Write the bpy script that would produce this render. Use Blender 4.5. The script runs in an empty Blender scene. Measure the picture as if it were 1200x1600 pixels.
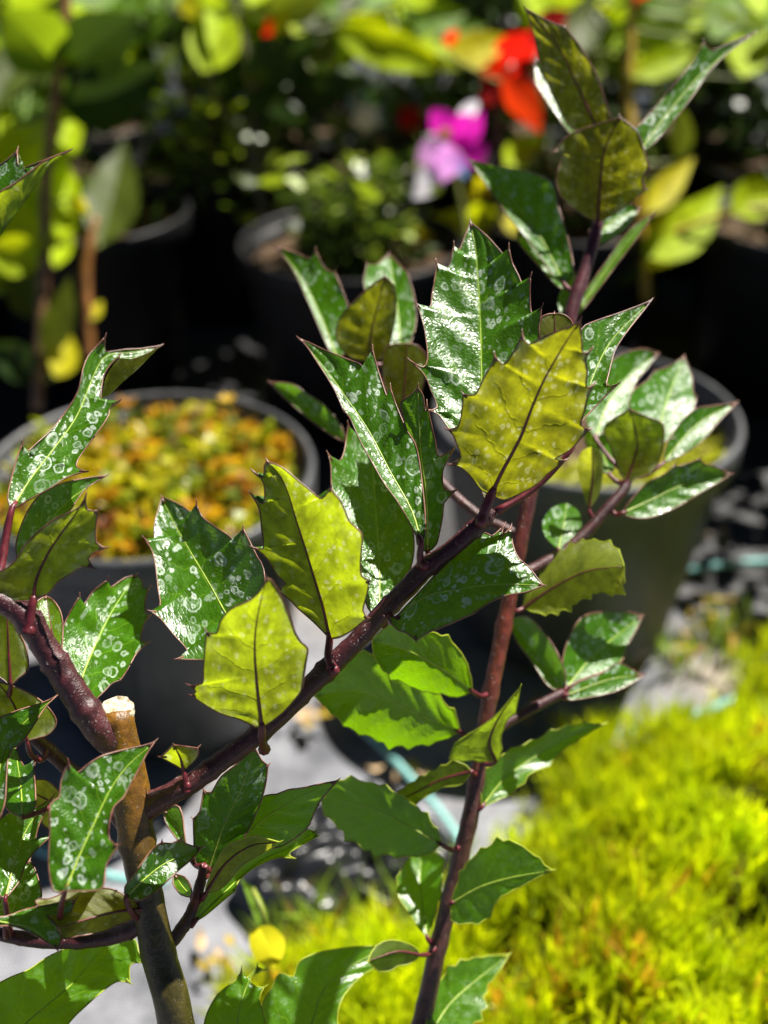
import bpy, bmesh, math, random
import numpy as np
from mathutils import Vector

scene = bpy.context.scene
COL = scene.collection
R = math.radians
rnd = random.Random(7)

# ------------------------------------------------------------------ camera
CAM_H, PITCH, FPX = 0.557, 33.0, 1716.0          # photo is 1200 x 1600
cam_d = bpy.data.cameras.new('camera')
cam = bpy.data.objects.new('camera', cam_d); COL.objects.link(cam)
cam.location = (0, 0, CAM_H); cam.rotation_euler = (R(90 - PITCH), 0, 0)
cam_d.sensor_width = 36; cam_d.lens = 36 * FPX / 1600
cam_d.clip_start = 0.01; cam_d.clip_end = 200
cam_d.dof.use_dof = True; cam_d.dof.focus_distance = 0.307; cam_d.dof.aperture_fstop = 6.7
scene.camera = cam

# ------------------------------------------------------------------ sky and sun
SUN_EL, SUN_AZ = 58.0, 45.0                       # azimuth from +Y towards +X
w = bpy.data.worlds.new('World'); scene.world = w; w.use_nodes = True
nt = w.node_tree
sky = nt.nodes.new('ShaderNodeTexSky'); sky.sky_type = 'NISHITA'; sky.sun_disc = False
sky.altitude = 3000; sky.air_density = 0.3; sky.dust_density = 0.0; sky.sun_elevation = R(SUN_EL); sky.sun_rotation = R(SUN_AZ)
bg = nt.nodes['Background']; bg.inputs[1].default_value = 0.05
nt.links.new(sky.outputs[0], bg.inputs[0])
sd = bpy.data.lights.new('sun', 'SUN'); sd.energy = 5.0; sd.angle = R(0.53); sd.color = (1, 0.95, 0.86)
sun = bpy.data.objects.new('sun', sd); COL.objects.link(sun)
sdir = Vector((math.cos(R(SUN_EL)) * math.sin(R(SUN_AZ)), math.cos(R(SUN_EL)) * math.cos(R(SUN_AZ)), math.sin(R(SUN_EL))))
sun.rotation_euler = sdir.to_track_quat('Z', 'Y').to_euler(); sun.location = sdir * 5
vs = scene.view_settings
vs.view_transform = 'Standard'; vs.look = 'None'; vs.exposure = 1.3; vs.gamma = 1.0; vs.use_curve_mapping = False
scene.cycles.use_denoising = True
scene.cycles.max_bounces = 8; scene.cycles.diffuse_bounces = 3; scene.cycles.transmission_bounces = 6
scene.cycles.sample_clamp_indirect = 6.0

# ------------------------------------------------------------------ helpers
FW = Vector((0, math.cos(R(PITCH)), -math.sin(R(PITCH)))); UP = Vector((0, math.sin(R(PITCH)), math.cos(R(PITCH)))); RT = Vector((1, 0, 0))
CAM = Vector((0, 0, CAM_H))
def P(x, y, d):                                   # a place d millimetres deep, met by the sight line through (x, y)
    x, y, d = float(x), float(y), float(d) / 1000.0
    return CAM + d * (FW + RT * ((x - 600) / FPX) - UP * ((y - 800) / FPX))
def G(x, y, z=0.0):                               # where that sight line meets the height z
    r = FW + RT * ((x - 600) / FPX) - UP * ((y - 800) / FPX)
    return CAM + r * ((z - CAM_H) / r.z)

def tag(o, label=None, cat=None, group=None, kind=None):
    if label: o['label'] = label
    if cat: o['category'] = cat
    if group: o['group'] = group
    if kind: o['kind'] = kind
    return o
def empty(name, loc, **k):
    o = bpy.data.objects.new(name, None); COL.objects.link(o); o.location = loc; o.empty_display_size = .01
    return tag(o, **k)
def wloc(o):
    v = Vector(o.location)
    while o.parent:
        o = o.parent; v += Vector(o.location)
    return v
def mesh_obj(name, verts, faces, mats, parent=None, loc=(0, 0, 0), smooth=True, mi=None, uvs=None, col=None):
    """verts in world coordinates; loc is the world place of the origin"""
    loc = Vector(loc)
    me = bpy.data.meshes.new(name)
    V = np.asarray(verts, dtype=float).reshape(-1, 3) - np.array(loc)
    me.from_pydata(V.tolist(), [], faces)
    if not isinstance(mats, (list, tuple)): mats = [mats]
    for m in mats: me.materials.append(m)
    if smooth: me.polygons.foreach_set('use_smooth', [True] * len(me.polygons))
    if mi is not None: me.polygons.foreach_set('material_index', mi)
    if uvs:
        li = np.empty(len(me.loops), dtype=np.int32); me.loops.foreach_get('vertex_index', li)
        for nm, arr in uvs.items():
            l = me.uv_layers.new(name=nm)
            l.data.foreach_set('uv', np.asarray(arr, dtype=np.float32)[li].ravel())
    if col is not None:
        a = me.color_attributes.new('tint', 'FLOAT_COLOR', 'POINT')
        a.data.foreach_set('color', np.asarray(col, dtype=np.float32).ravel())
    me.update()
    o = bpy.data.objects.new(name, me); COL.objects.link(o)
    if parent is not None:
        o.parent = parent; o.location = loc - wloc(parent)
    else: o.location = loc
    return o

def crom(pts, n):
    """Catmull-Rom through pts (any dimension), n samples evenly along"""
    p = np.asarray(pts, dtype=float)
    if len(p) == 2:
        t = np.linspace(0, 1, n)[:, None]; return p[0] * (1 - t) + p[1] * t
    q = np.vstack([2 * p[0] - p[1], p, 2 * p[-1] - p[-2]])
    out = []
    for i in range(len(p) - 1):
        a, b, c, d = q[i], q[i + 1], q[i + 2], q[i + 3]
        for t in np.linspace(0, 1, 12, endpoint=False):
            out.append(.5 * (2 * b + (c - a) * t + (2 * a - 5 * b + 4 * c - d) * t * t + (3 * b - a - 3 * c + d) * t ** 3))
    out.append(p[-1]); out = np.array(out)
    s = np.concatenate([[0], np.cumsum(np.linalg.norm(np.diff(out[:, :min(3, out.shape[1])], axis=0), axis=1))])
    if s[-1] == 0: return np.repeat(out[:1], n, 0)
    x = np.linspace(0, s[-1], n)
    return np.stack([np.interp(x, s, out[:, k]) for k in range(out.shape[1])], 1)

def tube_geo(path, rad, sides=8, cap=True, wob=0.0, seed=0):
    """path Nx3 world, rad N -> verts, faces"""
    path = np.asarray(path, float); N = len(path)
    t = np.gradient(path, axis=0); t /= (np.linalg.norm(t, axis=1)[:, None] + 1e-12)
    ref = np.array([0, 0, 1.0]) if abs(t[0][2]) < .9 else np.array([1.0, 0, 0])
    n = np.cross(t[0], ref); n /= np.linalg.norm(n)
    V, F = [], []; g = random.Random(seed)
    for i in range(N):
        n = n - t[i] * np.dot(n, t[i]); n /= (np.linalg.norm(n) + 1e-12); b = np.cross(t[i], n)
        for k in range(sides):
            a = 2 * math.pi * k / sides
            V.append(path[i] + (n * math.cos(a) + b * math.sin(a)) * rad[i] * (1 + wob * (g.random() - .5)))
    for i in range(N - 1):
        for k in range(sides):
            k2 = (k + 1) % sides
            F.append((i * sides + k, i * sides + k2, (i + 1) * sides + k2, (i + 1) * sides + k))
    if cap:
        F.append(tuple(range(sides))[::-1]); F.append(tuple((N - 1) * sides + k for k in range(sides)))
    return V, F

# ------------------------------------------------------------------ materials
def new_mat(name):
    m = bpy.data.materials.new(name); m.use_nodes = True
    t = m.node_tree; t.nodes.clear()
    out = t.nodes.new('ShaderNodeOutputMaterial')
    return m, t, out
class NB:
    """small helper to wire nodes"""
    def __init__(s, t): s.t = t
    def n(s, typ, **kw):
        nd = s.t.nodes.new(typ)
        for k, v in kw.items(): setattr(nd, k, v)
        return nd
    def set(s, sock, v):
        if hasattr(v, 'is_linked') or hasattr(v, 'links'): s.t.links.new(v, sock)
        else: sock.default_value = v
    def math(s, op, a, b=0.0, c=None, clamp=False):
        nd = s.n('ShaderNodeMath', operation=op, use_clamp=clamp); s.set(nd.inputs[0], a); s.set(nd.inputs[1], b)
        if c is not None: s.set(nd.inputs[2], c)
        return nd.outputs[0]
    def noise(s, vec, scale, detail=3, rough=.5, dist=0):
        nd = s.n('ShaderNodeTexNoise'); nd.inputs['Scale'].default_value = scale; nd.inputs['Detail'].default_value = detail
        nd.inputs['Roughness'].default_value = rough; nd.inputs['Distortion'].default_value = dist
        if vec is not None: s.set(nd.inputs['Vector'], vec)
        return nd
    def vor(s, vec, scale, feature='F1', rnd=1.0):
        nd = s.n('ShaderNodeTexVoronoi', feature=feature); nd.inputs['Scale'].default_value = scale; nd.inputs['Randomness'].default_value = rnd
        if vec is not None: s.set(nd.inputs['Vector'], vec)
        return nd
    def ramp(s, fac, stops, interp='LINEAR'):
        nd = s.n('ShaderNodeValToRGB'); cr = nd.color_ramp; cr.interpolation = interp
        while len(cr.elements) < len(stops): cr.elements.new(.5)
        for e, (p, c) in zip(cr.elements, stops):
            e.position = p; e.color = (*c, 1) if len(c) == 3 else c
        s.set(nd.inputs[0], fac); return nd.outputs[0]
    def mix(s, f, a, b, mode='MIX'):
        nd = s.n('ShaderNodeMix', data_type='RGBA', blend_type=mode)
        s.set(nd.inputs[0], f); s.set(nd.inputs[6], a if not isinstance(a, tuple) else (*a[:3], 1)); s.set(nd.inputs[7], b if not isinstance(b, tuple) else (*b[:3], 1))
        return nd.outputs[2]
    def mixf(s, f, a, b):
        nd = s.n('ShaderNodeMix', data_type='FLOAT'); s.set(nd.inputs[0], f); s.set(nd.inputs[2], a); s.set(nd.inputs[3], b); return nd.outputs[0]
    def smooth(s, x, lo, hi):
        nd = s.n('ShaderNodeMapRange', interpolation_type='SMOOTHSTEP'); s.set(nd.inputs[0], x)
        nd.inputs[1].default_value = lo; nd.inputs[2].default_value = hi; return nd.outputs[0]
    def bump(s, h, strength, dist):
        nd = s.n('ShaderNodeBump'); nd.inputs['Strength'].default_value = strength; nd.inputs['Distance'].default_value = dist
        s.set(nd.inputs['Height'], h); return nd.outputs[0]
    def bsdf(s, col, rough=.5, spec=.5, normal=None, coat=0.0, metal=0.0):
        nd = s.n('ShaderNodeBsdfPrincipled'); s.set(nd.inputs['Base Color'], col if not isinstance(col, tuple) else (*col[:3], 1))
        s.set(nd.inputs['Roughness'], rough); s.set(nd.inputs['Specular IOR Level'], spec); nd.inputs['Coat Weight'].default_value = coat
        nd.inputs['Metallic'].default_value = metal
        if normal is not None: s.t.links.new(normal, nd.inputs['Normal'])
        return nd.outputs[0]
    def transl(s, col, normal=None):
        nd = s.n('ShaderNodeBsdfTranslucent'); s.set(nd.inputs[0], col if not isinstance(col, tuple) else (*col[:3], 1))
        if normal is not None: s.t.links.new(normal, nd.inputs['Normal'])
        return nd.outputs[0]
    def mixs(s, f, a, b):
        nd = s.n('ShaderNodeMixShader'); s.set(nd.inputs[0], f); s.t.links.new(a, nd.inputs[1]); s.t.links.new(b, nd.inputs[2]); return nd.outputs[0]

def holly_material(name, top, vein, under, t_top, t_under, spots=1.0, gloss=.29, f_top=.26, f_under=.5, crinkle=1.0, spec=.55):
    m, t, out = new_mat(name); b = NB(t)
    uv = b.n('ShaderNodeUVMap', uv_map='mm').outputs[0]             # centimetres on the blade
    uv2 = b.n('ShaderNodeUVMap', uv_map='leaf').outputs[0]          # along, across
    oi = b.n('ShaderNodeObjectInfo').outputs['Random']
    off = b.n('ShaderNodeCombineXYZ'); b.set(off.inputs[0], b.math('MULTIPLY', oi, 37.0)); b.set(off.inputs[1], b.math('MULTIPLY', oi, 91.0))
    vadd = b.n('ShaderNodeVectorMath', operation='ADD'); b.set(vadd.inputs[0], uv); b.set(vadd.inputs[1], off.outputs[0]); vec = vadd.outputs[0]
    sep = b.n('ShaderNodeSeparateXYZ'); b.set(sep.inputs[0], uv2)
    u, v = sep.outputs[0], sep.outputs[1]; av = b.math('ABSOLUTE', v)
    wob = b.noise(vec, 2.2, 2).outputs[0]
    ph = b.math('ADD', b.math('SUBTRACT', b.math('MULTIPLY', u, 6.0), b.math('MULTIPLY', av, 1.3)), b.math('MULTIPLY', wob, .7))
    fr = b.math('ABSOLUTE', b.math('SUBTRACT', b.math('FRACT', ph), .5))
    veinm = b.math('MULTIPLY', b.smooth(fr, .06, .0), b.smooth(av, 1.0, .5))
    midm = b.smooth(av, .05, .0)
    net = b.vor(vec, 9.0, 'DISTANCE_TO_EDGE')
    netm = b.smooth(net.outputs['Distance'], .07, .0)
    blot = b.noise(vec, 3.0, 4, .6).outputs[0]
    tc = b.mix(b.smooth(blot, .3, .75), tuple(c * .75 for c in top), tuple(c * 1.3 for c in top))
    tc = b.mix(b.math('MULTIPLY', veinm, .55), tc, vein)
    tc = b.mix(b.math('MULTIPLY', netm, .18), tc, vein)
    tc = b.mix(b.math('MULTIPLY', midm, .9), tc, tuple(min(1, c * 1.6) for c in vein))
    # dried water marks: rings with a filmy middle, and small specks
    dis = b.noise(vec, 6.0, 2).outputs['Color']
    dv = b.n('ShaderNodeVectorMath', operation='MULTIPLY_ADD'); b.set(dv.inputs[0], dis); dv.inputs[1].default_value = (.12, .12, .12); b.set(dv.inputs[2], vec)
    def marks(scale, keep, ringw, fill):
        vo = b.vor(dv.outputs[0], scale); d = vo.outputs['Distance']
        rc = b.n('ShaderNodeSeparateColor'); b.set(rc.inputs[0], vo.outputs['Color'])
        rad = b.math('MULTIPLY_ADD', rc.outputs[0], .34, .08)
        on = b.math('LESS_THAN', rc.outputs[1], keep)
        ring = b.smooth(b.math('ABSOLUTE', b.math('SUBTRACT', d, rad)), ringw, ringw * .25)
        film = b.math('MULTIPLY', b.smooth(b.math('SUBTRACT', rad, d), .0, .04), b.smooth(b.noise(vec, 7 + scale * 2.2, 3, .65).outputs[0], .44, .60))
        return b.math('MULTIPLY', on, b.math('MAXIMUM', ring, b.math('MULTIPLY', film, fill)))
    big = marks(1.5, .85, .055, .35); mid_ = marks(2.9, .6, .10, .55); sml = marks(7.0, .25, .26, 1.0)
    area = b.smooth(b.noise(vec, 1.0, 2).outputs[0], .36, .64)
    res = b.math('MAXIMUM', b.math('MULTIPLY', big, 1.0), b.math('MAXIMUM', b.math('MULTIPLY', mid_, .9), b.math('MULTIPLY', sml, .8)))
    res = b.math('MULTIPLY', b.math('MULTIPLY', res, b.math('MULTIPLY_ADD', area, .75, .25)), b.math('MULTIPLY', b.math('MULTIPLY_ADD', oi, .5, .75), spots), clamp=True)
    res = b.math('MULTIPLY', res, b.mixf(b.noise(vec, 16, 2).outputs[0], .4, 1.2), clamp=True)
    tcol = b.mix(b.math('MULTIPLY', res, .85), tc, (.66, .76, .66))
    # relief: puckered between veins
    h = b.math('ADD', b.math('MULTIPLY', b.smooth(net.outputs['Distance'], .0, .25), .55), b.math('MULTIPLY', b.noise(vec, 3.5, 2, .5).outputs[0], 1.6))
    h = b.math('SUBTRACT', h, b.math('MULTIPLY', veinm, .6))
    h = b.math('ADD', h, b.math('MULTIPLY', res, .4))
    nrm = b.bump(h, .24 * crinkle, .0004)
    rough = b.mixf(res, b.math('MULTIPLY_ADD', b.smooth(blot, .3, .7), .16, gloss - .08), .55)
    top_s = b.bsdf(tcol, rough, spec, nrm)
    thin = b.math('SUBTRACT', 1.0, b.math('MULTIPLY', res, .6))
    top_t = b.transl(b.mix(b.math('MULTIPLY', veinm, .4), t_top, tuple(min(1, c * 1.3) for c in t_top)), nrm)
    top_x = b.mixs(b.math('MULTIPLY', thin, f_top), top_s, top_t)
    # underside
    ub = b.noise(vec, 8, 4, .65).outputs[0]
    uc = b.mix(b.smooth(ub, .3, .7), tuple(c * .8 for c in under), tuple(c * 1.25 for c in under))
    uc = b.mix(b.math('MULTIPLY', veinm, .25), uc, tuple(c * .6 for c in under))
    uc = b.mix(b.math('MULTIPLY', b.math('MULTIPLY', b.smooth(av, .55, .95), b.smooth(b.noise(vec, 2.0, 3).outputs[0], .48, .6)), .7 * min(1, spots)), uc, (.55, .55, .36))
    nrm2 = b.bump(b.math('ADD', b.math('MULTIPLY', veinm, 1.0), b.math('MULTIPLY', ub, .7)), .28, .0004)
    un_s = b.bsdf(uc, .5, .35, nrm2)
    sp = b.math('MULTIPLY', res, .9)
    ut = b.mix(b.smooth(b.noise(vec, 2.2, 4, .6).outputs[0], .32, .68), tuple(c * .55 for c in t_under), tuple(min(1, c * 1.25) for c in t_under))
    ut = b.mix(b.math('MULTIPLY', netm, .3), ut, tuple(c * .6 for c in t_under))
    ut = b.mix(b.math('MULTIPLY', sml, .35 * min(1, spots)), ut, (.95, .95, .55))
    ut = b.mix(b.math('MULTIPLY', veinm, .28), ut, tuple(c * .55 for c in t_under))
    un_t = b.transl(ut, nrm2)
    un_x = b.mixs(f_under, un_s, un_t)
    geo = b.n('ShaderNodeNewGeometry')
    t.links.new(b.mixs(geo.outputs['Backfacing'], top_x, un_x), out.inputs[0])
    return m

def soft_leaf(name, col, tr, rough=.4, ft=.45, var=.5, spec=.15):
    m, t, out = new_mat(name); b = NB(t)
    uv2 = b.n('ShaderNodeUVMap', uv_map='leaf').outputs[0]
    sep = b.n('ShaderNodeSeparateXYZ'); b.set(sep.inputs[0], uv2)
    av = b.math('ABSOLUTE', sep.outputs[1])
    fr = b.math('ABSOLUTE', b.math('SUBTRACT', b.math('FRACT', b.math('SUBTRACT', b.math('MULTIPLY', sep.outputs[0], 7), b.math('MULTIPLY', av, 1.4))), .5))
    vm = b.math('MAXIMUM', b.math('MULTIPLY', b.smooth(fr, .08, 0), .4), b.smooth(av, .07, 0))
    co = b.n('ShaderNodeTexCoord').outputs['Object']
    n = b.noise(co, 60, 3).outputs[0]
    c = b.mix(b.smooth(n, .3, .7), tuple(x * (1 - var * .5) for x in col), tuple(x * (1 + var * .5) for x in col))
    c = b.mix(b.math('MULTIPLY', vm, .5), c, tuple(min(1, x * 1.7 + .03) for x in col))
    nrm = b.bump(b.math('ADD', n, b.math('MULTIPLY', vm, -.5)), .4, .001)
    s = b.bsdf(c, rough, spec, nrm)
    t.links.new(b.mixs(ft, s, b.transl(tr)), out.inputs[0])
    return m

def plain(name, col, rough=.5, spec=.5, var=.3, nscale=40, bumpd=.0004, col2=None, ft=0, tr=None):
    m, t, out = new_mat(name); b = NB(t)
    co = b.n('ShaderNodeTexCoord').outputs['Object']
    n = b.noise(co, nscale, 5, .6).outputs[0]
    c = b.mix(b.smooth(n, .3, .7), tuple(x * (1 - var) for x in col), col2 or tuple(min(1, x * (1 + var)) for x in col))
    s = b.bsdf(c, rough, spec, b.bump(n, .5, bumpd))
    if ft: s = b.mixs(ft, s, b.transl(tr or col))
    t.links.new(s, out.inputs[0]); return m

def tinted(name, ft=.4, rough=.5, tgain=1.6):
    """colour per blade from the mesh (each blade has its own colour)"""
    m, t, out = new_mat(name); b = NB(t)
    a = b.n('ShaderNodeVertexColor', layer_name='tint').outputs[0]
    g = b.mix(1.0, a, (tgain, tgain, tgain * .6), 'MULTIPLY')
    t.links.new(b.mixs(ft, b.bsdf(a, rough, .4), b.transl(g)), out.inputs[0]); return m

def bark_material(name, stops, speck=.6, rough=.4, nscale=260):
    """stops: colours along UV x (0 base .. 1 end)"""
    m, t, out = new_mat(name); b = NB(t)
    uv = b.n('ShaderNodeUVMap', uv_map='along').outputs[0]
    sep = b.n('ShaderNodeSeparateXYZ'); b.set(sep.inputs[0], uv)
    co = b.n('ShaderNodeTexCoord').outputs['Object']
    n1 = b.noise(co, nscale, 5, .65).outputs[0]; n2 = b.noise(co, nscale * .25, 3).outputs[0]
    c = b.ramp(b.math('ADD', sep.outputs[0], b.math('MULTIPLY', b.math('SUBTRACT', n2, .5), .06)), stops)
    c = b.mix(b.smooth(n1, .35, .7), b.mix(1.0, c, (.6, .6, .6), 'MULTIPLY'), b.mix(1.0, c, (1.35, 1.3, 1.25), 'MULTIPLY'))
    sp = b.math('MULTIPLY', b.smooth(b.noise(co, nscale * 5.5, 2, .5).outputs[0], .62, .70), b.smooth(b.noise(co, nscale * .9, 2).outputs[0], .42, .6))
    c = b.mix(b.math('MULTIPLY', sp, speck), c, (.42, .36, .33))
    mp = b.n('ShaderNodeMapping'); mp.inputs['Scale'].default_value = (40, 6, 1); b.set(mp.inputs[0], uv)
    n3 = b.noise(mp.outputs[0], 4, 3).outputs[0]
    h = b.math('ADD', b.math('MULTIPLY', n1, .7), b.math('ADD', b.math('MULTIPLY', sp, .7), b.math('MULTIPLY', n3, .5)))
    t.links.new(b.bsdf(c, rough, .5, b.bump(h, .8, .0005)), out.inputs[0]); return m

M = {}
HT, HV = (.030, .105, .002), (.11, .23, .008)
HU = (.12, .16, .018)
M['holly'] = holly_material('holly leaf water marked', HT, HV, HU, (.26, .55, .01), (.60, .74, .012), spots=1.0)
M['holly_clean'] = holly_material('holly leaf lightly marked', (.032, .110, .002), (.12, .25, .008), HU, (.30, .66, .01), (.58, .74, .012), spots=.7, gloss=.32, spec=.3)
M['holly_low'] = holly_material('holly leaf soft green', (.045, .135, .004), (.17, .30, .015), (.08, .12, .015), (.40, .82, .006), (.46, .66, .02), spots=.16, gloss=.3, f_top=.42, crinkle=.6)
M['holly_olive'] = holly_material('holly leaf olive underside', HT, HV, (.10, .11, .014), (.22, .5, .015), (.44, .45, .008), spots=.9, f_under=.55)
M['holly_young'] = holly_material('holly leaf young', (.07, .16, .01), (.2, .28, .03), (.16, .2, .03), (.6, .75, .02), (.65, .7, .03), spots=.3, f_top=.5)
M['red_rib'] = plain('dark red leaf rib', (.10, .012, .018), .4, .5, .4, 400, .0002)
M['pale_rib'] = plain('pale green leaf rib', (.30, .40, .05), .4, .5, .25, 300, .0002)
M['edge_red'] = plain('red brown leaf edge', (.16, .035, .03), .4, .5, .6, 160, .0002, col2=(.28, .14, .09))
M['edge_pale'] = plain('yellow leaf edge', (.42, .50, .05), .4, .5, .3, 200, .0002, ft=.4, tr=(.7, .75, .05))
M['bark_purple'] = bark_material('purple holly bark', [(0, (.07, .018, .020)), (.5, (.055, .013, .016)), (1, (.06, .012, .018))])
M['bark_trunk'] = bark_material('olive holly bark', [(0, (.042, .044, .007)), (.55, (.045, .042, .007)), (.8, (.06, .042, .007)), (.9, (.15, .07, .008)), (1, (.20, .09, .009))], speck=.35)
M['bark_upright'] = bark_material('mauve brown holly bark', [(0, (.115, .055, .042)), (.45, (.10, .042, .034)), (.58, (.18, .04, .022)), (.7, (.075, .014, .016)), (1, (.07, .011, .02))], speck=.2)
M['cut_wood'] = plain('pale cut wood', (.50, .40, .22), .7, .25, .35, 700, .0009, col2=(.72, .66, .5))

# ------------------------------------------------------------------ leaf builder
def resolve_margin(base, pts, tip, step):
    """key points with cusps at spine tips -> dense points and their fraction along the blade"""
    keys = [(base[0], base[1], 0)] + [(p[0], p[1], p[2] if len(p) > 2 else 0) for p in pts] + [(tip[0], tip[1], 0)]
    xy = np.array([[k[0], k[1]] for k in keys], float); sp = [k[2] for k in keys]
    sm = xy.copy()
    for i in range(1, len(keys) - 1):
        if sp[i]: sm[i] = (xy[i - 1] + xy[i + 1]) / 2
    fr = np.concatenate([[0], np.cumsum(np.linalg.norm(np.diff(sm, axis=0), axis=1))]); fr /= fr[-1]
    out, fo, so = [xy[0]], [0.0], [0]
    n = len(keys)
    for i in range(n - 1):
        p1, p2 = xy[i], xy[i + 1]
        p0 = xy[i - 1] if i > 0 and not sp[i] else p1 - (p2 - p1) * .6
        p3 = xy[i + 2] if i + 2 < n and not sp[i + 1] else p2 + (p2 - p1) * .6
        k = max(2, int(np.linalg.norm(p2 - p1) / step))
        for j in range(1, k + 1):
            t = j / k
            q = .5 * (2 * p1 + (p2 - p0) * t + (2 * p0 - 5 * p1 + 4 * p2 - p3) * t * t + (3 * p1 - p0 - 3 * p2 + p3) * t ** 3)
            out.append(q); fo.append(fr[i] + (fr[i + 1] - fr[i]) * t)
    return np.array(out), np.array(fo)

class Plant:
    def __init__(s, name, loc, label, cat, group=None):
        s.root = empty(name, loc, label=label, cat=cat, group=group); s.nodes = []
        s.count = 0
    def stem(s, pts, mat, name='branch', sides=12, n=None, world=None, wob=.05, cap=True, attach=True):
        """pts: (x, y, depth mm, radius px)"""
        if world is None:
            w3 = [(*P(x, y, d), r * d / 1000 / FPX) for x, y, d, r in pts]
        else: w3 = world
        n = n or max(8, len(w3) * 6)
        c = crom(w3, n)
        if c[0, 1] < .45:                            # swollen joints where leaves stood
            sl_ = np.concatenate([[0], np.cumsum(np.linalg.norm(np.diff(c[:, :3], axis=0), axis=1))]); gg = random.Random(len(s.nodes) + 3); q_ = gg.uniform(.004, .009)
            while q_ < sl_[-1]:
                c[:, 3] *= 1 + gg.uniform(.08, .2) * np.exp(-((sl_ - q_) / .0011) ** 2); q_ += gg.uniform(.008, .016)
        V, F = tube_geo(c[:, :3], c[:, 3], sides, cap, wob, seed=len(s.nodes))
        uv = [(i / (n - 1), k / sides) for i in range(n) for k in range(sides)]
        o = mesh_obj(name, V, F, mat, s.root, c[0, :3], uvs={'along': uv})
        if attach: s.nodes += [tuple(q) for q in c]
        return o
    def near(s, p, bias=None):
        best = min(s.nodes, key=lambda q: (q[0] - p[0]) ** 2 + (q[1] - p[1]) ** 2 + (q[2] - p[2]) ** 2)
        return Vector(best[:3]), best[3]
    def leaf(s, mid, L, Rr, d0, d1, sl=-.35, sr=-.35, side='T', mat='holly', teeth=0, pet=None, bow=0.0, fold=False, name='leaf',
             rib=True, edge='edge_red', step=7, label=None, petr=None, ribmat=None, nv=6, wave=1.0, ribr=1.0, maxpet=.05):
        s.count += 1; g = random.Random(s.count * 13 + 5)
        base, tip = mid[0], mid[-1]
        d1 = d0 + (d1 - d0) * ((1.7 if side == 'T' else 1.25) if d0 < 600 else 1.6)
        if L is None:                                # width only: a pointed oval
            wd = Rr; L, Rr = [], []
            mm = crom(mid, 9)
            for i in range(1, 8):
                tdir = mm[i + 1] - mm[i - 1]; tdir /= np.linalg.norm(tdir); nn = np.array([tdir[1], -tdir[0]])
                pr = math.sin(math.pi * (i / 8) ** .78) ** 1.1
                L.append(tuple(mm[i] - nn * wd * pr)); Rr.append(tuple(mm[i] + nn * wd * pr))
        if not fold:
            c = np.mean([[p[0], p[1]] for p in L], axis=0) - np.array(base); a = np.array(tip) - np.array(base)
            mc = np.mean(np.array([[p[0], p[1]] for p in Rr]), axis=0) - np.array(base)
            if a[0] * c[1] - a[1] * c[0] > a[0] * mc[1] - a[1] * mc[0]: L, Rr, sl, sr = Rr, L, sr, sl
        Mm = crom(mid, 40); Lpx = np.sum(np.linalg.norm(np.diff(Mm, axis=0), axis=1))
        dm = (d0 + d1) / 2; mmpp = dm / FPX
        def midp(u): return np.array([np.interp(u, np.linspace(0, 1, 40), Mm[:, 0]), np.interp(u, np.linspace(0, 1, 40), Mm[:, 1])])
        def dep(u): return d0 + (d1 - d0) * u + bow * math.sin(math.pi * u)
        V, F, U1, U2 = [], [], [], []; margins = []; spines = []
        ph = g.random() * 6.28
        if d0 < 600: bow += g.uniform(-1.2, 2.6); wave *= 1.3 if side == 'T' else .8
        for sgn, S, sl_ in ((-1, L, sl), (1, Rr, sr)):
            mg, fo = resolve_margin(base, S, tip, step)
            lo = len(V); mline = []
            for i in range(len(mg)):
                u = fo[i]; um = min(1, u ** 1.08); m0 = midp(um)
                p1 = mg[i].copy()
                if teeth:
                    nd = p1 - m0; ln = np.linalg.norm(nd) + 1e-6
                    tt = (u * teeth) % 1.0
                    p1 = p1 + nd / ln * (max(0, tt - .35) / .65) ** 2.5 * min(11.0, ln * .3)
                for j in range(nv + 1):
                    v = j / nv; p = m0 + (p1 - m0) * v
                    lat = np.linalg.norm(p - m0) * mmpp
                    z = dep(um) + sl_ * lat * (.5 + .6 * v) + wave * (.45 * math.sin(6.283 * (6.5 * u - 1.3 * v) + ph) * 4 * v * (1 - v) * min(1, lat / 3) + .6 * math.sin(6.283 * 2.7 * u + ph + sgn) * v * v * min(1, lat / 5) * math.sin(math.pi * u)) * (Lpx * mmpp / 50)
                    V.append(P(p[0], p[1], z))
                    U1.append((um * Lpx * mmpp / 10, sgn * lat / 10)); U2.append((um, sgn * v))
                mline.append(V[-1])
            flip = (sgn == -1) != (side == 'B')
            for i in range(len(mg) - 1):
                for j in range(nv):
                    a_ = lo + i * (nv + 1) + j; q = (a_, a_ + 1, a_ + nv + 2, a_ + nv + 1)
                    F.append(q[::-1] if flip else q)
            margins.append(mline)
            if d0 < 600 and edge:
                tips = [(mg[i], i) for i in range(2, len(mg) - 2) if any(len(q) > 2 and abs(q[0] - mg[i][0]) + abs(q[1] - mg[i][1]) < .01 for q in S)] + ([(mg[-1], len(mg) - 1)] if sgn == 1 else [])
                for q, i in tips:
                    e = np.array(mline[i]); a0 = np.array(mline[max(0, i - 2)]); a1 = np.array(mline[min(len(mline) - 1, i + 2)]) if i < len(mg) - 1 else np.array(margins[0][-3])
                    root_ = (a0 + a1) / 2; dr = e - root_; ln = np.linalg.norm(dr) + 1e-9; dr /= ln
                    ext = .0012 * min(1.0, ln / .0015)
                    bend_ = np.array(UP) * .0004
                    spines.append(([root_ + dr * ln * .35, e - dr * ln * .1, e + dr * ext * .5 + bend_ * .4, e + dr * ext + bend_], [.00042, .00030, .00018, .00003]))
        V = np.array(V); org = P(base[0], base[1], d0)
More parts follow.
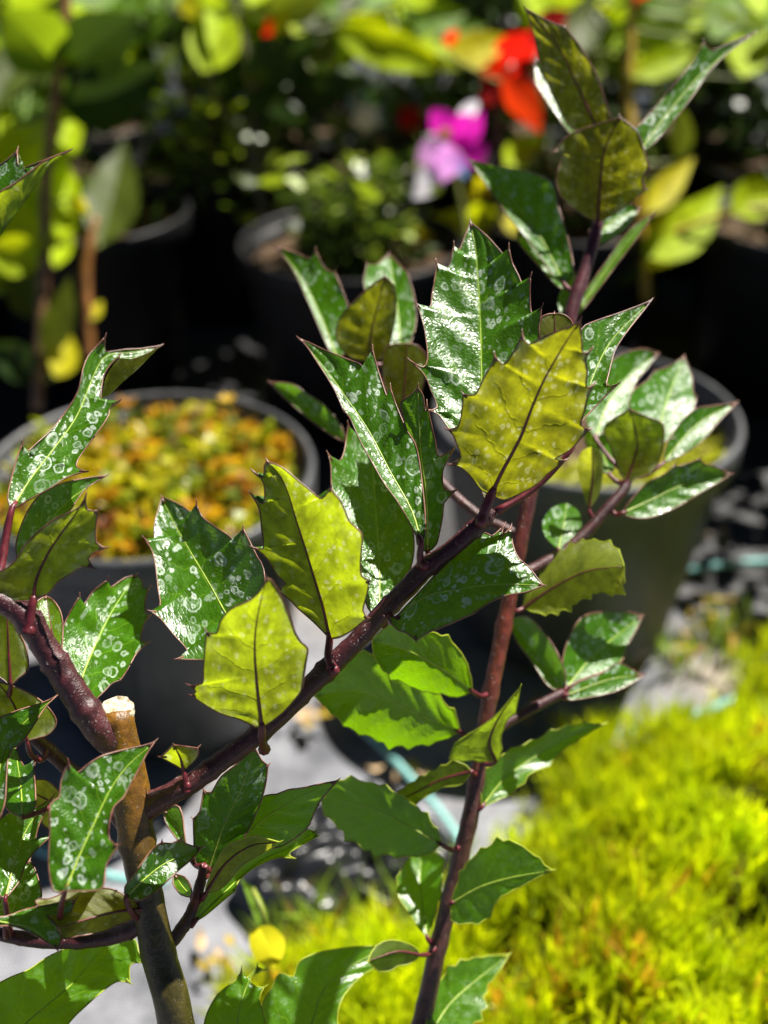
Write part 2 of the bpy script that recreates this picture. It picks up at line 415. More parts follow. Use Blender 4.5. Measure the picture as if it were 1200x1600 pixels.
        o = mesh_obj(name, V, F, M[mat] if isinstance(mat, str) else mat, s.root, org, uvs={'mm': U1, 'leaf': U2})
        if label: o['label'] = label
        sc = dm / 300.0
        if rib:
            us = np.linspace(0, .97, 22)
            path = [P(*midp(u), dep(u) - .05) for u in us]
            rr = np.interp(us, [0, .15, .6, 1], [.55, .42, .26, .10]) * .001 * (1.0 if side == 'B' else .6) * ribr
            a_, f_ = tube_geo(path, rr, 6)
            mesh_obj('midrib', a_, f_, M[ribmat or ('red_rib' if side == 'B' else 'pale_rib')], o, org)
        if edge:
            a_, f_ = [], []
            for ml in margins:
                q, k = tube_geo(np.array([np.array(p) for p in ml]), [.00022] * len(ml), 5, False)
                f_ += [tuple(i + len(a_) for i in t) for t in k]; a_ += q
            for pth, rr_ in spines:
                q, k = tube_geo(np.array(pth), rr_, 5, True)
                f_ += [tuple(i + len(a_) for i in t) for t in k]; a_ += q
            mesh_obj('leaf_margin', a_, f_, M[edge], o, org)
        if pet != 0 and (pet or s.nodes):
            if pet: path = [org] + [P(*q) for q in pet]
            else:
                a_, r_ = s.near(org)
                if (a_ - org).length > maxpet: return o
                path = [org, org * .5 + a_ * .5 - UP * .0015, a_]
            tin = P(*midp(.04), dep(.04)); c = crom([tin] + path, 12)
            r0 = petr or .0009
            q, k = tube_geo(c, np.interp(np.linspace(0, 1, 12), [0, .2, .85, 1], [r0 * .5, r0 * .85, r0, r0 * 1.5]), 8)
            mesh_obj('petiole', q, k, M['red_rib'] if ribmat is None else M[ribmat], o, org)
        return o

# ================================================================== SETTING
def ground_material():
    m, t, out = new_mat('dusty woven weed mat'); b = NB(t)
    co = b.n('ShaderNodeTexCoord').outputs['Object']
    wv = b.n('ShaderNodeTexWave', wave_type='BANDS', bands_direction='X'); wv.inputs['Scale'].default_value = 130; b.set(wv.inputs[0], co); wv.inputs['Distortion'].default_value = .6
    wh = b.n('ShaderNodeTexWave', wave_type='BANDS', bands_direction='Y'); wh.inputs['Scale'].default_value = 130; b.set(wh.inputs[0], co); wh.inputs['Distortion'].default_value = .6
    weave = b.math('MULTIPLY', wv.outputs[0], wh.outputs[0])
    n = b.noise(co, 14, 5, .6).outputs[0]; n2 = b.noise(co, 60, 4, .7).outputs[0]; n3 = b.noise(co, 5, 3).outputs[0]
    dust = b.smooth(b.math('ADD', b.math('MULTIPLY', n, .7), b.math('MULTIPLY', n2, .3)), .36, .62)
    c = b.mix(dust, (.055, .06, .075), (.25, .255, .285))
    c = b.mix(b.math('MULTIPLY', b.smooth(n3, .52, .68), .55), c, (.52, .40, .24))
    c = b.mix(b.math('MULTIPLY', b.smooth(weave, .5, .1), .35), c, (.06, .06, .07))
    sp = b.n('ShaderNodeSeparateXYZ'); b.set(sp.inputs[0], co)
    shade_dark = b.smooth(b.math('ADD', b.math('MULTIPLY_ADD', sp.outputs[0], .25, sp.outputs[1]), b.math('MULTIPLY', b.math('SUBTRACT', n, .5), .5)), .62, .86)   # shade of the back rows painted into the mat colour
    c = b.mix(shade_dark, c, (.018, .018, .02))
    h = b.math('ADD', b.math('MULTIPLY', weave, .5), b.math('MULTIPLY', n2, .8))
    t.links.new(b.bsdf(c, .5, .5, b.bump(h, .6, .001)), out.inputs[0]); return m
M['mat'] = ground_material()
# ground: a fine wrinkled sheet near the plants inside a coarse sheet that runs on
def ground():
    xs = np.unique(np.concatenate([np.linspace(-40, -2, 12), np.linspace(-2, 2, 140), np.linspace(2, 40, 12)]))
    ys = np.unique(np.concatenate([np.linspace(-20, -.5, 8), np.linspace(-.5, 3, 130), np.linspace(3, 60, 12)]))
    V = []
    for y in ys:
        for x in xs:
            z = .004 * math.sin(9 * x + 3 * y) * math.sin(7 * y - 2 * x) + .0025 * math.sin(31 * x - 11 * y) if abs(x) < 2 and -.5 < y < 3 else 0
            V.append((x, y, z - .006))
    nx = len(xs)
    F = [(j * nx + i, j * nx + i + 1, (j + 1) * nx + i + 1, (j + 1) * nx + i) for j in range(len(ys) - 1) for i in range(nx - 1)]
    o = mesh_obj('ground', V, F, M['mat']); o['kind'] = 'structure'
ground()

# ================================================================== POTS
def pot_material(name, base, dust, spec=.5):
    m, t, out = new_mat(name); b = NB(t)
    co = b.n('ShaderNodeTexCoord').outputs['Object']
    n = b.noise(co, 18, 5, .65).outputs[0]
    mp = b.n('ShaderNodeMapping'); mp.inputs['Scale'].default_value = (60, 60, 6); b.set(mp.inputs[0], co)
    st = b.noise(mp.outputs[0], 2, 4, .6).outputs[0]
    d = b.smooth(b.math('ADD', b.math('MULTIPLY', n, .6), b.math('MULTIPLY', st, .4)), .4, .68)
    t.links.new(b.bsdf(b.mix(d, base, dust), b.mixf(d, .42, .6), spec, b.bump(n, .2, .001)), out.inputs[0]); return m
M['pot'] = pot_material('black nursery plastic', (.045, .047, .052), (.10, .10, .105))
M['pot_dark'] = pot_material('shade darkened black plastic', (.007, .007, .008), (.013, .013, .014), .2)  # pot plastic darkened further, back row shade put into its colour
M['soil'] = plain('potting soil', (.045, .028, .016), .9, .2, .6, 90, .004, col2=(.12, .075, .04))
def lathe(prof, n=64):
    V, F = [], []
    for r, z in prof:
        for k in range(n):
            a = 2 * math.pi * k / n; V.append((r * math.cos(a), r * math.sin(a), z))
    for i in range(len(prof) - 1):
        for k in range(n):
            k2 = (k + 1) % n; F.append((i * n + k, i * n + k2, (i + 1) * n + k2, (i + 1) * n + k))
    return V, F
def shift(V, loc): return [(v[0] + loc[0], v[1] + loc[1], v[2] + loc[2]) for v in V]
def pot(loc, rt, rb, h, label, mat='pot', group=None, soil=True, fill=.022):
    root = empty('nursery_pot', loc, label=label, cat='pot', group=group)
    at = lambda f: rb + (rt - .005 - rb) * f
    V, F = lathe([(.0001, .002), (rb - .006, .0), (rb, .003), (at(.3), h * .3), (at(.31) + .0012, h * .31), (at(.86), h * .86), (at(.87) , h * .87 ),
                  (at(.93) - .002, h * .96), (at(.9) - .003, h * .9), (at(.4) - .003, h * .4), (rb - .004, .006), (.0001, .006)])
    mesh_obj('pot_wall', shift(V, loc), F, M[mat], root, loc)
    V, F = lathe([(rt - .006, h - .024), (rt - .001, h - .0245), (rt, h - .023), (rt + .0008, h - .003), (rt - .0005, h), (rt - .003, h + .0005), (rt - .0045, h - .001), (rt - .0055, h - .02), (rt - .006, h - .024)])
    mesh_obj('rim', shift(V, loc), F, M[mat], root, loc)
    if soil:
        g = random.Random(int(loc[0] * 1000) + 3); V, F = [], []; n = 40
        V.append((0, 0, h - fill + .002))
        rs = [.2, .4, .6, .8, 1.0]; rr = at((h - fill) / h) - .0045
        for q in rs:
            for k in range(n):
                a = 2 * math.pi * k / n; V.append((rr * q * math.cos(a), rr * q * math.sin(a), h - fill + g.uniform(-.003, .004)))
        for k in range(n): F.append((0, 1 + k, 1 + (k + 1) % n))
        for i in range(len(rs) - 1):
            for k in range(n): F.append((1 + i * n + k, 1 + (i + 1) * n + k, 1 + (i + 1) * n + (k + 1) % n, 1 + i * n + (k + 1) % n))
        mesh_obj('soil', shift(V, loc), F, M['soil'], root, loc)
    return root
PL, PR = (-.156, .625, 0), (.1465, .705, 0)
pot(PL, .11, .082, .187, 'grey black plastic pot brimming with yellow and orange creeping foliage')
pot(PR, .11, .080, .187, 'dusty black plastic pot with bare brown soil behind the upright holly stem', fill=.03)
HP = (-.05, .118, 0)
pot(HP, .086, .066, .175, 'small black plastic pot that the holly bush grows in')

# ================================================================== BLADES / FOLIAGE
def blades(base, dirs, lens, wid, cols, bend=.3, seed=1):
    """vectorised narrow leaves: base Nx3, dirs Nx3 -> verts, faces, colours"""
    g = np.random.default_rng(seed); N = len(base)
    dirs = dirs / np.linalg.norm(dirs, axis=1)[:, None]
    rv = g.normal(size=(N, 3)); side = np.cross(dirs, rv); side /= np.linalg.norm(side, axis=1)[:, None]
    nb = np.cross(side, dirs)
    mid = base + dirs * (lens * .5)[:, None]; tip = base + dirs * lens[:, None] + nb * (lens * bend * g.uniform(-1, 1, N))[:, None]
    w_ = wid[:, None]
    V = np.stack([base - side * w_ * .35, base + side * w_ * .35, mid + side * w_ * .5 + nb * w_ * .25, mid - side * w_ * .5 + nb * w_ * .25, tip], 1).reshape(-1, 3)
    F = []
    for i in range(N):
        k = i * 5; F.append((k, k + 1, k + 2, k + 3)); F.append((k + 3, k + 2, k + 4))
    C = np.repeat(np.concatenate([cols, np.ones((N, 1))], 1), 5, axis=0)
    return V, F, C
M['tint_moss'] = tinted('bright moss blades', .42, .45, 1.9)
M['tint_leaf'] = tinted('small leaves', .42, .4, 1.9)

# ---- the golden moss at lower right
def in_pot(x, y, c, r): return (x - c[0]) ** 2 + (y - c[1]) ** 2 < r * r
def mound_h(x, y):
    """height of the moss cushion over the mat (0 outside)"""
    # edge runs from the holly pot away to the right
    e = (x - (-.03)) * .66 - (y - .335) * .75
    e += .02 + .018 * math.sin(23 * x + 9 * y) + .012 * math.sin(41 * y - 17 * x)
    e -= .09 * max(0, x - .08)
    if e <= 0 or x > .62 or y < -.05 or in_pot(x, y, HP, .10) or in_pot(x, y, PR, .095): return 0.0
    return .075 * min(1, e / .10) ** .55 + .008 * math.sin(37 * x) * math.sin(33 * y) * min(1, e / .05)
def moss():
    root = empty('moss_cushion', (.3, .3, 0), label='bright yellow green mossy ground cover spreading beside the right pot', cat='moss')
    xs = np.linspace(-.08, .62, 90); ys = np.linspace(-.05, .9, 110); V, idx = [], {}
    for j, y in enumerate(ys):
        for i, x in enumerate(xs):
            h = mound_h(x, y)
            idx[(i, j)] = len(V); V.append((x, y, h * .9 - .004 if h > 0 else -.02))
    F = [(idx[(i, j)], idx[(i + 1, j)], idx[(i + 1, j + 1)], idx[(i, j + 1)]) for j in range(len(ys) - 1) for i in range(len(xs) - 1)]
    mesh_obj('peat_mound', V, F, M['moss_base'], root, (.3, .3, 0))
    g = np.random.default_rng(5); B, D, L, W, C = [], [], [], [], []
    n_t = 0
    while n_t < 8200:
        x, y = g.uniform(-.08, .5), g.uniform(.1, .85)
        # only what the view or a step aside could see needs density
        h = mound_h(x, y)
        if h <= 0 and mound_h(x + .012, y - .016) > 0 and g.random() < .35 and not in_pot(x, y, PR, .1): h = .001
        if h <= 0: continue
        gap = math.sin(61 * x + 13 * y + 2 * math.sin(29 * y)) * math.sin(53 * y - 9 * x)
        if gap < -.28 and g.random() < .88: continue
        n_t += 1
        lean = g.normal(0, .35, 2); tall = g.uniform(.6, 1.25)
        hue = g.random(); dry = g.random() < .02 + .16 * (math.sin(19 * x + 3) * math.sin(17 * y) > .55)
        cl = .75 + .5 * (.5 + .5 * math.sin(27 * x + 11 * y + 1.3) * math.sin(31 * y - 7 * x)) * g.uniform(.6, 1.4)
        base = (np.array([.46, .49, .003]) * (1 - hue) + np.array([.27, .35, .004]) * hue) * cl
        if dry: base = np.array([.42, .24, .02])
        k = int(g.integers(8, 14))
        for q in range(k):
            f = q / k
            B.append((x + lean[0] * .012 * f + g.normal(0, .0008), y + lean[1] * .012 * f + g.normal(0, .0008), h + .018 * tall * f))
            a = g.uniform(0, 6.283); sp = (1 - f) * .75 + .1
            D.append((lean[0] * .4 + math.cos(a) * sp, lean[1] * .4 + math.sin(a) * sp, 1.0))
            L.append(.020 * tall * g.uniform(.7, 1.3)); W.append(.0017 * g.uniform(.7, 1.3)); C.append(base * g.uniform(.75, 1.25) * (.85 + .3 * f))
    # a few longer grass blades that stick out
    for i in range(70):
        x, y = g.uniform(-.05, .45), g.uniform(.15, .75); h = mound_h(x, y)
        if h <= 0: continue
        B.append((x, y, h)); D.append((g.normal(0, .5), g.normal(0, .5), 1)); L.append(g.uniform(.03, .055)); W.append(.0022); C.append(np.array([.34, .44, .03]))
    V, F, C = blades(np.array(B), np.array(D), np.array(L), np.array(W), np.array(C), .35, 3)
    o = mesh_obj('foliage', V, F, M['tint_moss'], root, (.3, .3, 0), col=C, smooth=False); o['kind'] = 'stuff'
M['moss_base'] = plain('peat under the moss', (.05, .06, .012), .9, .2, .5, 80, .003, col2=(.10, .10, .02))
moss()

# ---- low grass between the holly pot and the moss
def grass_tuft(x, y, n, ln, label, seed):
    g = np.random.default_rng(seed)
    B = np.stack([x + g.normal(0, .012, n), y + g.normal(0, .012, n), np.zeros(n) - .003], 1)
    D = np.stack([g.normal(0, .45, n), g.normal(0, .45, n), np.ones(n)], 1)
    C = np.array([.16, .24, .02]) * g.uniform(.6, 1.5, (n, 1)) * np.array([1, 1, 1])
    dry = g.random(n) < .2; C[dry] = (.36, .22, .05)
    V, F, C = blades(B, D, ln * g.uniform(.6, 1.3, n), .0028 * g.uniform(.6, 1.2, n), C, .5, seed)
    o = mesh_obj('grass_tuft', V, F, M['tint_moss'], None, (x, y, 0), col=C, smooth=False)
    return tag(o, label, 'grass', 'grass tufts on the weed mat')
for i, (px, py) in enumerate([(455, 1450), (505, 1440), (560, 1455), (610, 1440), (645, 1470), (440, 1520), (530, 1500), (585, 1520), (690, 1380), (1130, 985), (1160, 1000), (1060, 1010), (960, 1040)]):
    q = G(px, py, .01)
    if mound_h(q.x, q.y) > .03: continue
    grass_tuft(q.x, q.y, 34, .035, 'short tuft of mixed green and dry grass on the weed mat', 30 + i)

# ---- creeping foliage in the left pot
def creeping():
    root = empty('creeping_plant', (PL[0], PL[1], .165), label='low yellow and orange leaved creeping plant filling the left black pot', cat='plant')
    g = np.random.default_rng(11); B, D, L, W, C = [], [], [], [], []
    pal = [(.40, .38, .012), (.24, .29, .012), (.42, .34, .010), (.44, .25, .012), (.13, .17, .015), (.40, .20, .012), (.22, .08, .02), (.36, .28, .16)]
    for i in range(620):
        a, r = g.uniform(0, 6.283), .098 * math.sqrt(g.random())
        x, y = PL[0] + r * math.cos(a), PL[1] + r * math.sin(a)
        pz = .5 + .5 * math.sin(50 * x + 7) * math.sin(43 * y)
        c = np.array(pal[int(min(7, max(0, g.normal(2.2 + 2.0 * (pz - .4), 1.9))))])
        h = .160 + .026 * g.random() ** 2 + .008 * (1 - (r / .1) ** 2)
        for q in range(6):
            aa = g.uniform(0, 6.283)
            B.append((x, y, h)); D.append((math.cos(aa), math.sin(aa), g.uniform(.15, .9)))
            sz = g.uniform(.5, 1.5); L.append(.010 * sz); W.append(.0055 * sz); C.append(c * g.uniform(.75, 1.2))
    V, F, C = blades(np.array(B), np.array(D), np.array(L), np.array(W), np.array(C), .3, 4)
    o = mesh_obj('foliage', V, F, M['tint_leaf'], root, (PL[0], PL[1], .165), col=C, smooth=False); o['kind'] = 'stuff'
    # one tiny yellow flower on a stalk
    q = G(355, 627, .215); q0 = Vector((q.x, q.y, .17))
    V, F = tube_geo(crom([q0, (q0 + q) / 2 + Vector((.002, 0, 0)), q], 8), [.0009] * 8, 6)
    st = mesh_obj('flower_stalk', V, F, M['stalk'], root, q0)
    V, F = [], []
    for k in range(6):
        a = k * 1.047; d = Vector((math.cos(a), math.sin(a), .5)); s_ = Vector((-math.sin(a), math.cos(a), 0)); n = len(V)
        V += [q, q + d * .004 + s_ * .0022, q + d * .007, q + d * .004 - s_ * .0022]; F.append((n, n + 1, n + 2, n + 3))
    mesh_obj('flower', V, F, M['yellow_petal'], st, q)
M['stalk'] = plain('green stalk', (.20, .24, .04), .5, .4, .3, 60)
M['yellow_petal'] = plain('yellow petal', (.65, .42, .01), .5, .3, .1, 60, ft=.4, tr=(.8, .5, .01))
creeping()
def seedlings():
    g = np.random.default_rng(21)
    root = empty('creeping_plant', (PR[0], PR[1], .15), label='sparse yellow green seedlings on the soil of the right black pot', cat='plant')
    B, D, L, W, C = [], [], [], [], []
    for i in range(130):
        a, r = g.uniform(-2.8, .3), .092 * math.sqrt(g.uniform(.3, 1))
        for q in range(5):
            aa = g.uniform(0, 6.283); B.append((PR[0] + r * math.cos(a), PR[1] + r * math.sin(a), .156 + .012 * g.random()))
            D.append((math.cos(aa), math.sin(aa), .6)); L.append(g.uniform(.009, .016)); W.append(.006); C.append(np.array([.38, .40, .04]) * g.uniform(.6, 1.2))
    V, F, C = blades(np.array(B), np.array(D), np.array(L), np.array(W), np.array(C), .3, 6)
    o = mesh_obj('foliage', V, F, M['tint_leaf'], root, (PR[0], PR[1], .15), col=C, smooth=False); o['kind'] = 'stuff'
seedlings()

# ================================================================== TWINE, LITTER
def rope_material():
    m, t, out = new_mat('faded teal twine'); b = NB(t)
    uv = b.n('ShaderNodeUVMap', uv_map='along').outputs[0]
    co = b.n('ShaderNodeTexCoord').outputs['Object']
    n = b.noise(co, 120, 3).outputs[0]
    c = b.mix(n, (.12, .38, .36), (.36, .62, .60))
    t.links.new(b.bsdf(c, .6, .3, b.bump(n, .4, .0005)), out.inputs[0]); return m
M['rope'] = rope_material()
def twine(px, label, r=.0027):
    pts = [G(x, y, .004 + (z if z else 0)) for x, y, z in px]
    c = crom([tuple(p) for p in pts], 160); V, F = [], []
    # three twisted strands
    tg = np.gradient(c, axis=0); tg /= np.linalg.norm(tg, axis=1)[:, None]
    sd_ = np.cross(tg, np.array([0, 0, 1.0])); sd_ /= np.linalg.norm(sd_, axis=1)[:, None]; up = np.cross(sd_, tg)
    s = np.concatenate([[0], np.cumsum(np.linalg.norm(np.diff(c, axis=0), axis=1))])
    root = empty('twine', pts[0], label=label, cat='twine')
    for k in range(3):
        a = s / .009 * 2 * math.pi / 2 + k * 2.094
        path = c + (sd_ * np.cos(a)[:, None] + up * np.sin(a)[:, None]) * r * .5
        V, F = tube_geo(path, [r * .62] * len(c), 7)
        mesh_obj('strand', V, F, M['rope'], root, pts[0])
twine([(1010, 905, 0), (1060, 893, .004), (1110, 885, .004), (1170, 878, .003), (1230, 880, 0), (1300, 900, 0)], 'teal twine running past the side of the right pot')
twine([(1150, 1090, 0), (1085, 1117, .002), (980, 1145, .003), (880, 1175, .002), (800, 1195, 0), (730, 1200, 0)], 'teal twine disappearing under the edge of the moss cushion')
twine([(540, 1120, 0), (590, 1160, .002), (640, 1215, .004), (680, 1260, .003), (715, 1310, 0), (730, 1370, 0)], 'pale teal twine lying on the mat behind the upright stem')
twine([(-30, 1290, 0), (65, 1330, .003), (130, 1352, .003), (180, 1372, .003), (260, 1380, 0)], 'teal twine on the mat below the front pot side')
M['film'] = plain('black shadow film', (.012, .013, .016), .28, .5, .3, 40, .001)
def shadow_scrap():  # dark sheet added where the holly shadow would darken the mat
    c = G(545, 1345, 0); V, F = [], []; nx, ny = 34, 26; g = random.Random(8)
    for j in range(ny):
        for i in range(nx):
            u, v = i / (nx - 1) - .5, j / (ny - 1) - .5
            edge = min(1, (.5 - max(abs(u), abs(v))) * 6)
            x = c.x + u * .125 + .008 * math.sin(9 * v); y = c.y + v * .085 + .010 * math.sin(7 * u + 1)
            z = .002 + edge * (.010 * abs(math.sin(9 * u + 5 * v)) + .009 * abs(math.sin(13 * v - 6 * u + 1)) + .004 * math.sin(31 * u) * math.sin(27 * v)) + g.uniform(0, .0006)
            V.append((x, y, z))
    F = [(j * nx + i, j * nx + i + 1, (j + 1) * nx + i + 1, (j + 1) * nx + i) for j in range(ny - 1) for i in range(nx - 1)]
    o = mesh_obj('shadow_sheet', V, F, M['film'], None, c)
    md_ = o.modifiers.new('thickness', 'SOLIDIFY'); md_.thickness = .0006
    tag(o, 'added crumpled sheet of black shadow film lying on the weed mat', 'plastic')
shadow_scrap()
M['litter_a'] = soft_leaf('fallen yellow leaf', (.50, .36, .04), (.5, .35, .03), .6, .25)
M['litter_b'] = soft_leaf('fallen tan leaf', (.46, .33, .19), (.4, .3, .1), .7, .15)
def litter_mesh(seed, mat):
    g = random.Random(seed); V, F, U = [], [], []
    n = 8
    for i in range(n + 1):
        t = i / n; w_ = .0042 * math.sin(math.pi * min(1, t * .93 + .04)) * g.uniform(.8, 1.1)
        z = .0022 * math.sin(t * 3 + seed) + .001
        for k, s_ in enumerate((-1, 0, 1)):
            V.append(((t - .5) * .018, s_ * w_, z + abs(s_) * .0016 * math.sin(seed + t * 4))); U.append((t, s_))
    for i in range(n):
        for k in range(2): F.append((i * 3 + k, i * 3 + k + 1, i * 3 + k + 4, i * 3 + k + 3))
    o = mesh_obj('fallen_leaf', V, F, M[mat], uvs={'leaf': U}); me = o.data; bpy.data.objects.remove(o); return me
LM = [litter_mesh(i, 'litter_a' if i % 3 else 'litter_b') for i in range(6)]
spots = []
g = random.Random(3)
for (cx, cy, sx, sy, n) in [(1000, 1010, 70, 45, 22), (1120, 955, 50, 40, 16), (490, 1120, 45, 20, 10), (640, 1210, 70, 20, 8), (450, 1400, 100, 50, 4), (860, 1130, 60, 20, 6), (330, 1490, 30, 30, 7), (1110, 830, 60, 20, 6)]:
    for i in range(n):
        q = G(cx + g.gauss(0, sx * .55), cy + g.gauss(0, sy * .55), .003)
        if mound_h(q.x, q.y) > .0 or in_pot(q.x, q.y, PL, .09) or in_pot(q.x, q.y, PR, .088) or in_pot(q.x, q.y, HP, .075): continue
        o = bpy.data.objects.new('fallen_leaf', g.choice(LM)); COL.objects.link(o)
        o.location = (q.x, q.y, .0015 + g.random() * .003); o.rotation_euler = (g.uniform(-.3, .3), g.uniform(-.3, .3), g.uniform(0, 6.3)); s_ = g.uniform(.4, 1.0); o.scale = (s_, s_, s_)
        tag(o, 'small dry yellow or tan leaf lying on the grey weed mat', 'leaf', 'fallen leaves on the weed mat')

# ================================================================== BACKGROUND PLANTS
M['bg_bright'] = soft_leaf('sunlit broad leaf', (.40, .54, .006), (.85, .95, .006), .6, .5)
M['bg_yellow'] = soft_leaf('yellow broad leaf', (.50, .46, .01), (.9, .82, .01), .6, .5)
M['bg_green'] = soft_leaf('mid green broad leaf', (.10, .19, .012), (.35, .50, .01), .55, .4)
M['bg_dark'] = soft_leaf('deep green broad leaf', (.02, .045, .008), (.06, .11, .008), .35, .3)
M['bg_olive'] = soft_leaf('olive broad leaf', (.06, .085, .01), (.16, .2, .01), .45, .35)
M['red_petal'] = soft_leaf('red petal', (.75, .012, .003), (1, .03, .004), .9, .45, spec=.02)
M['dark_red_petal'] = soft_leaf('dark red petal', (.22, .008, .008), (.3, .01, .01), .9, .3, spec=.02)
M['orange_petal'] = soft_leaf('orange red petal', (.85, .05, .004), (1, .10, .005), .9, .45, spec=.02)
M['magenta_petal'] = soft_leaf('magenta petal', (.80, .02, .50), (1, .03, .7), .9, .45, spec=.02)
M['lilac_petal'] = soft_leaf('lilac petal', (.80, .36, .80), (.9, .4, .9), .9, .45, spec=.02)
M['white_petal'] = soft_leaf('white petal', (.8, .76, .84), (.85, .8, .88), .5, .4)
M['blue_petal'] = soft_leaf('pale blue petal', (.25, .42, .8), (.3, .5, .85), .5, .4)
M['brown_stem'] = bark_material('red brown stem', [(0, (.17, .10, .05)), (.5, (.22, .10, .03)), (1, (.24, .09, .03))], speck=.5, nscale=120)
M['orange_stem'] = bark_material('orange stem', [(0, (.30, .13, .03)), (1, (.26, .11, .03))], speck=.3, nscale=120)
M['yellow_stem'] = bark_material('yellow stem', [(0, (.40, .26, .02)), (1, (.45, .32, .03))], speck=.2, nscale=120)
M['dark_twig'] = bark_material('dark twig', [(0, (.07, .05, .03)), (1, (.06, .06, .02))], speck=.2, nscale=100)

ROW = [(-.56, 1.12), (-.32, 1.16), (-.033, 1.06), (.20, 1.16), (.44, 1.13), (.68, 1.15)]
wn = ['under the brown stemmed broad leaved shrub', 'beside the orange stemmed sapling', 'with pale weeds on its soil', 'under the red and pink flowers', 'below the yellow stemmed plant', 'farthest from the brown stemmed shrub']
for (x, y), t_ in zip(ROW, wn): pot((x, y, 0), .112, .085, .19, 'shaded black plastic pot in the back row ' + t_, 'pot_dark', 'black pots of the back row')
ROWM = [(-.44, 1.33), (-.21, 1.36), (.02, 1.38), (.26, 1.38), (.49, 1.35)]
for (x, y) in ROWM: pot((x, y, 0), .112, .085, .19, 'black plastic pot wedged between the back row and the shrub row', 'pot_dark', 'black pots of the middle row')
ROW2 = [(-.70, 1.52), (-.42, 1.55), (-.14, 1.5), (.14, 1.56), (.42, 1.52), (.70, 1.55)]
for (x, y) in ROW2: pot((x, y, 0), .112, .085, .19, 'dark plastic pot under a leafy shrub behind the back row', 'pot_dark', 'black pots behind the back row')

def bgleaf(pl, mid, wd, d0, d1, mat, **k):
    k.setdefault('rib', False); k.setdefault('edge', None); k.setdefault('step', 14); k.setdefault('nv', 4); k.setdefault('ribmat', 'stalk'); k.setdefault('petr', .0014); k.setdefault('maxpet', .12); k.setdefault('sl', -.3); k.setdefault('sr', -.3)
    return pl.leaf(mid, None, wd, d0, d1, mat=mat, **k)
# brown stemmed shrub at the left
pa = Plant('broad_leaved_shrub', (ROW[0][0] + .12, ROW[0][1] - .1, .17), 'broad leaved shrub with a reddish brown stem and glowing yellow green leaves', 'shrub')
pa.stem([(58, 640, 1010, 9), (64, 500, 1010, 9), (72, 380, 1010, 9), (72, 280, 1010, 8.5), (84, 180, 1010, 8.5), (94, 100, 1010, 8), (104, -20, 1010, 8), (108, -160, 1010, 6)], M['brown_stem'], 'stem')
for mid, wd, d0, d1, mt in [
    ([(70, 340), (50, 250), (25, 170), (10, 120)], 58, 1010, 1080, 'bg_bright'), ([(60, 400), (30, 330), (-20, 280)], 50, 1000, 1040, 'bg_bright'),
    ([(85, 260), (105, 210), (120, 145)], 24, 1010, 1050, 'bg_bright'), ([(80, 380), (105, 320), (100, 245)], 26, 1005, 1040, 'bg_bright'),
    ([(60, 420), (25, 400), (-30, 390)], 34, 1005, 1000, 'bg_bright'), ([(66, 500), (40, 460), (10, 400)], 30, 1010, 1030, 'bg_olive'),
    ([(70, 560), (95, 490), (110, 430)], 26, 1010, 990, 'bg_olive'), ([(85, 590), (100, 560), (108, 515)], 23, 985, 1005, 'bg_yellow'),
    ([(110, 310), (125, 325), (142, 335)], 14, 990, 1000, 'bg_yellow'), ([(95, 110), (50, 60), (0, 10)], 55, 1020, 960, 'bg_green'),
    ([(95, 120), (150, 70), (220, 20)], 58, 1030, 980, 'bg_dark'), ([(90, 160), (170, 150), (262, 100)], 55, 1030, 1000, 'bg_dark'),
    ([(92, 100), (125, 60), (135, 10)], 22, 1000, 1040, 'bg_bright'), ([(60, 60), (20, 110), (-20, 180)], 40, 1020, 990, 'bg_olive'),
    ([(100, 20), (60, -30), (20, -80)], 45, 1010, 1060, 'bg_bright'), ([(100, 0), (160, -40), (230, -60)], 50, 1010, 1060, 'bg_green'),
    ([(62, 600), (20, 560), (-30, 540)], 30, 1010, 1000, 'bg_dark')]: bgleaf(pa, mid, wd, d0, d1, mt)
# a sapling with an orange stem
pb = Plant('sapling', (ROW[1][0] + .02, ROW[1][1] - .08, .17), 'small sapling with an orange stem and one broad olive leaf', 'sapling')
pb.stem([(140, 560, 1080, 8), (138, 500, 1080, 8), (134, 430, 1080, 8), (140, 385, 1080, 7), (150, 340, 1085, 5)], M['orange_stem'], 'stem')
bgleaf(pb, [(155, 385), (172, 320), (195, 215)], 44, 1080, 1120, 'bg_olive'); bgleaf(pb, [(142, 500), (150, 485), (160, 470)], 10, 1075, 1085, 'bg_yellow')
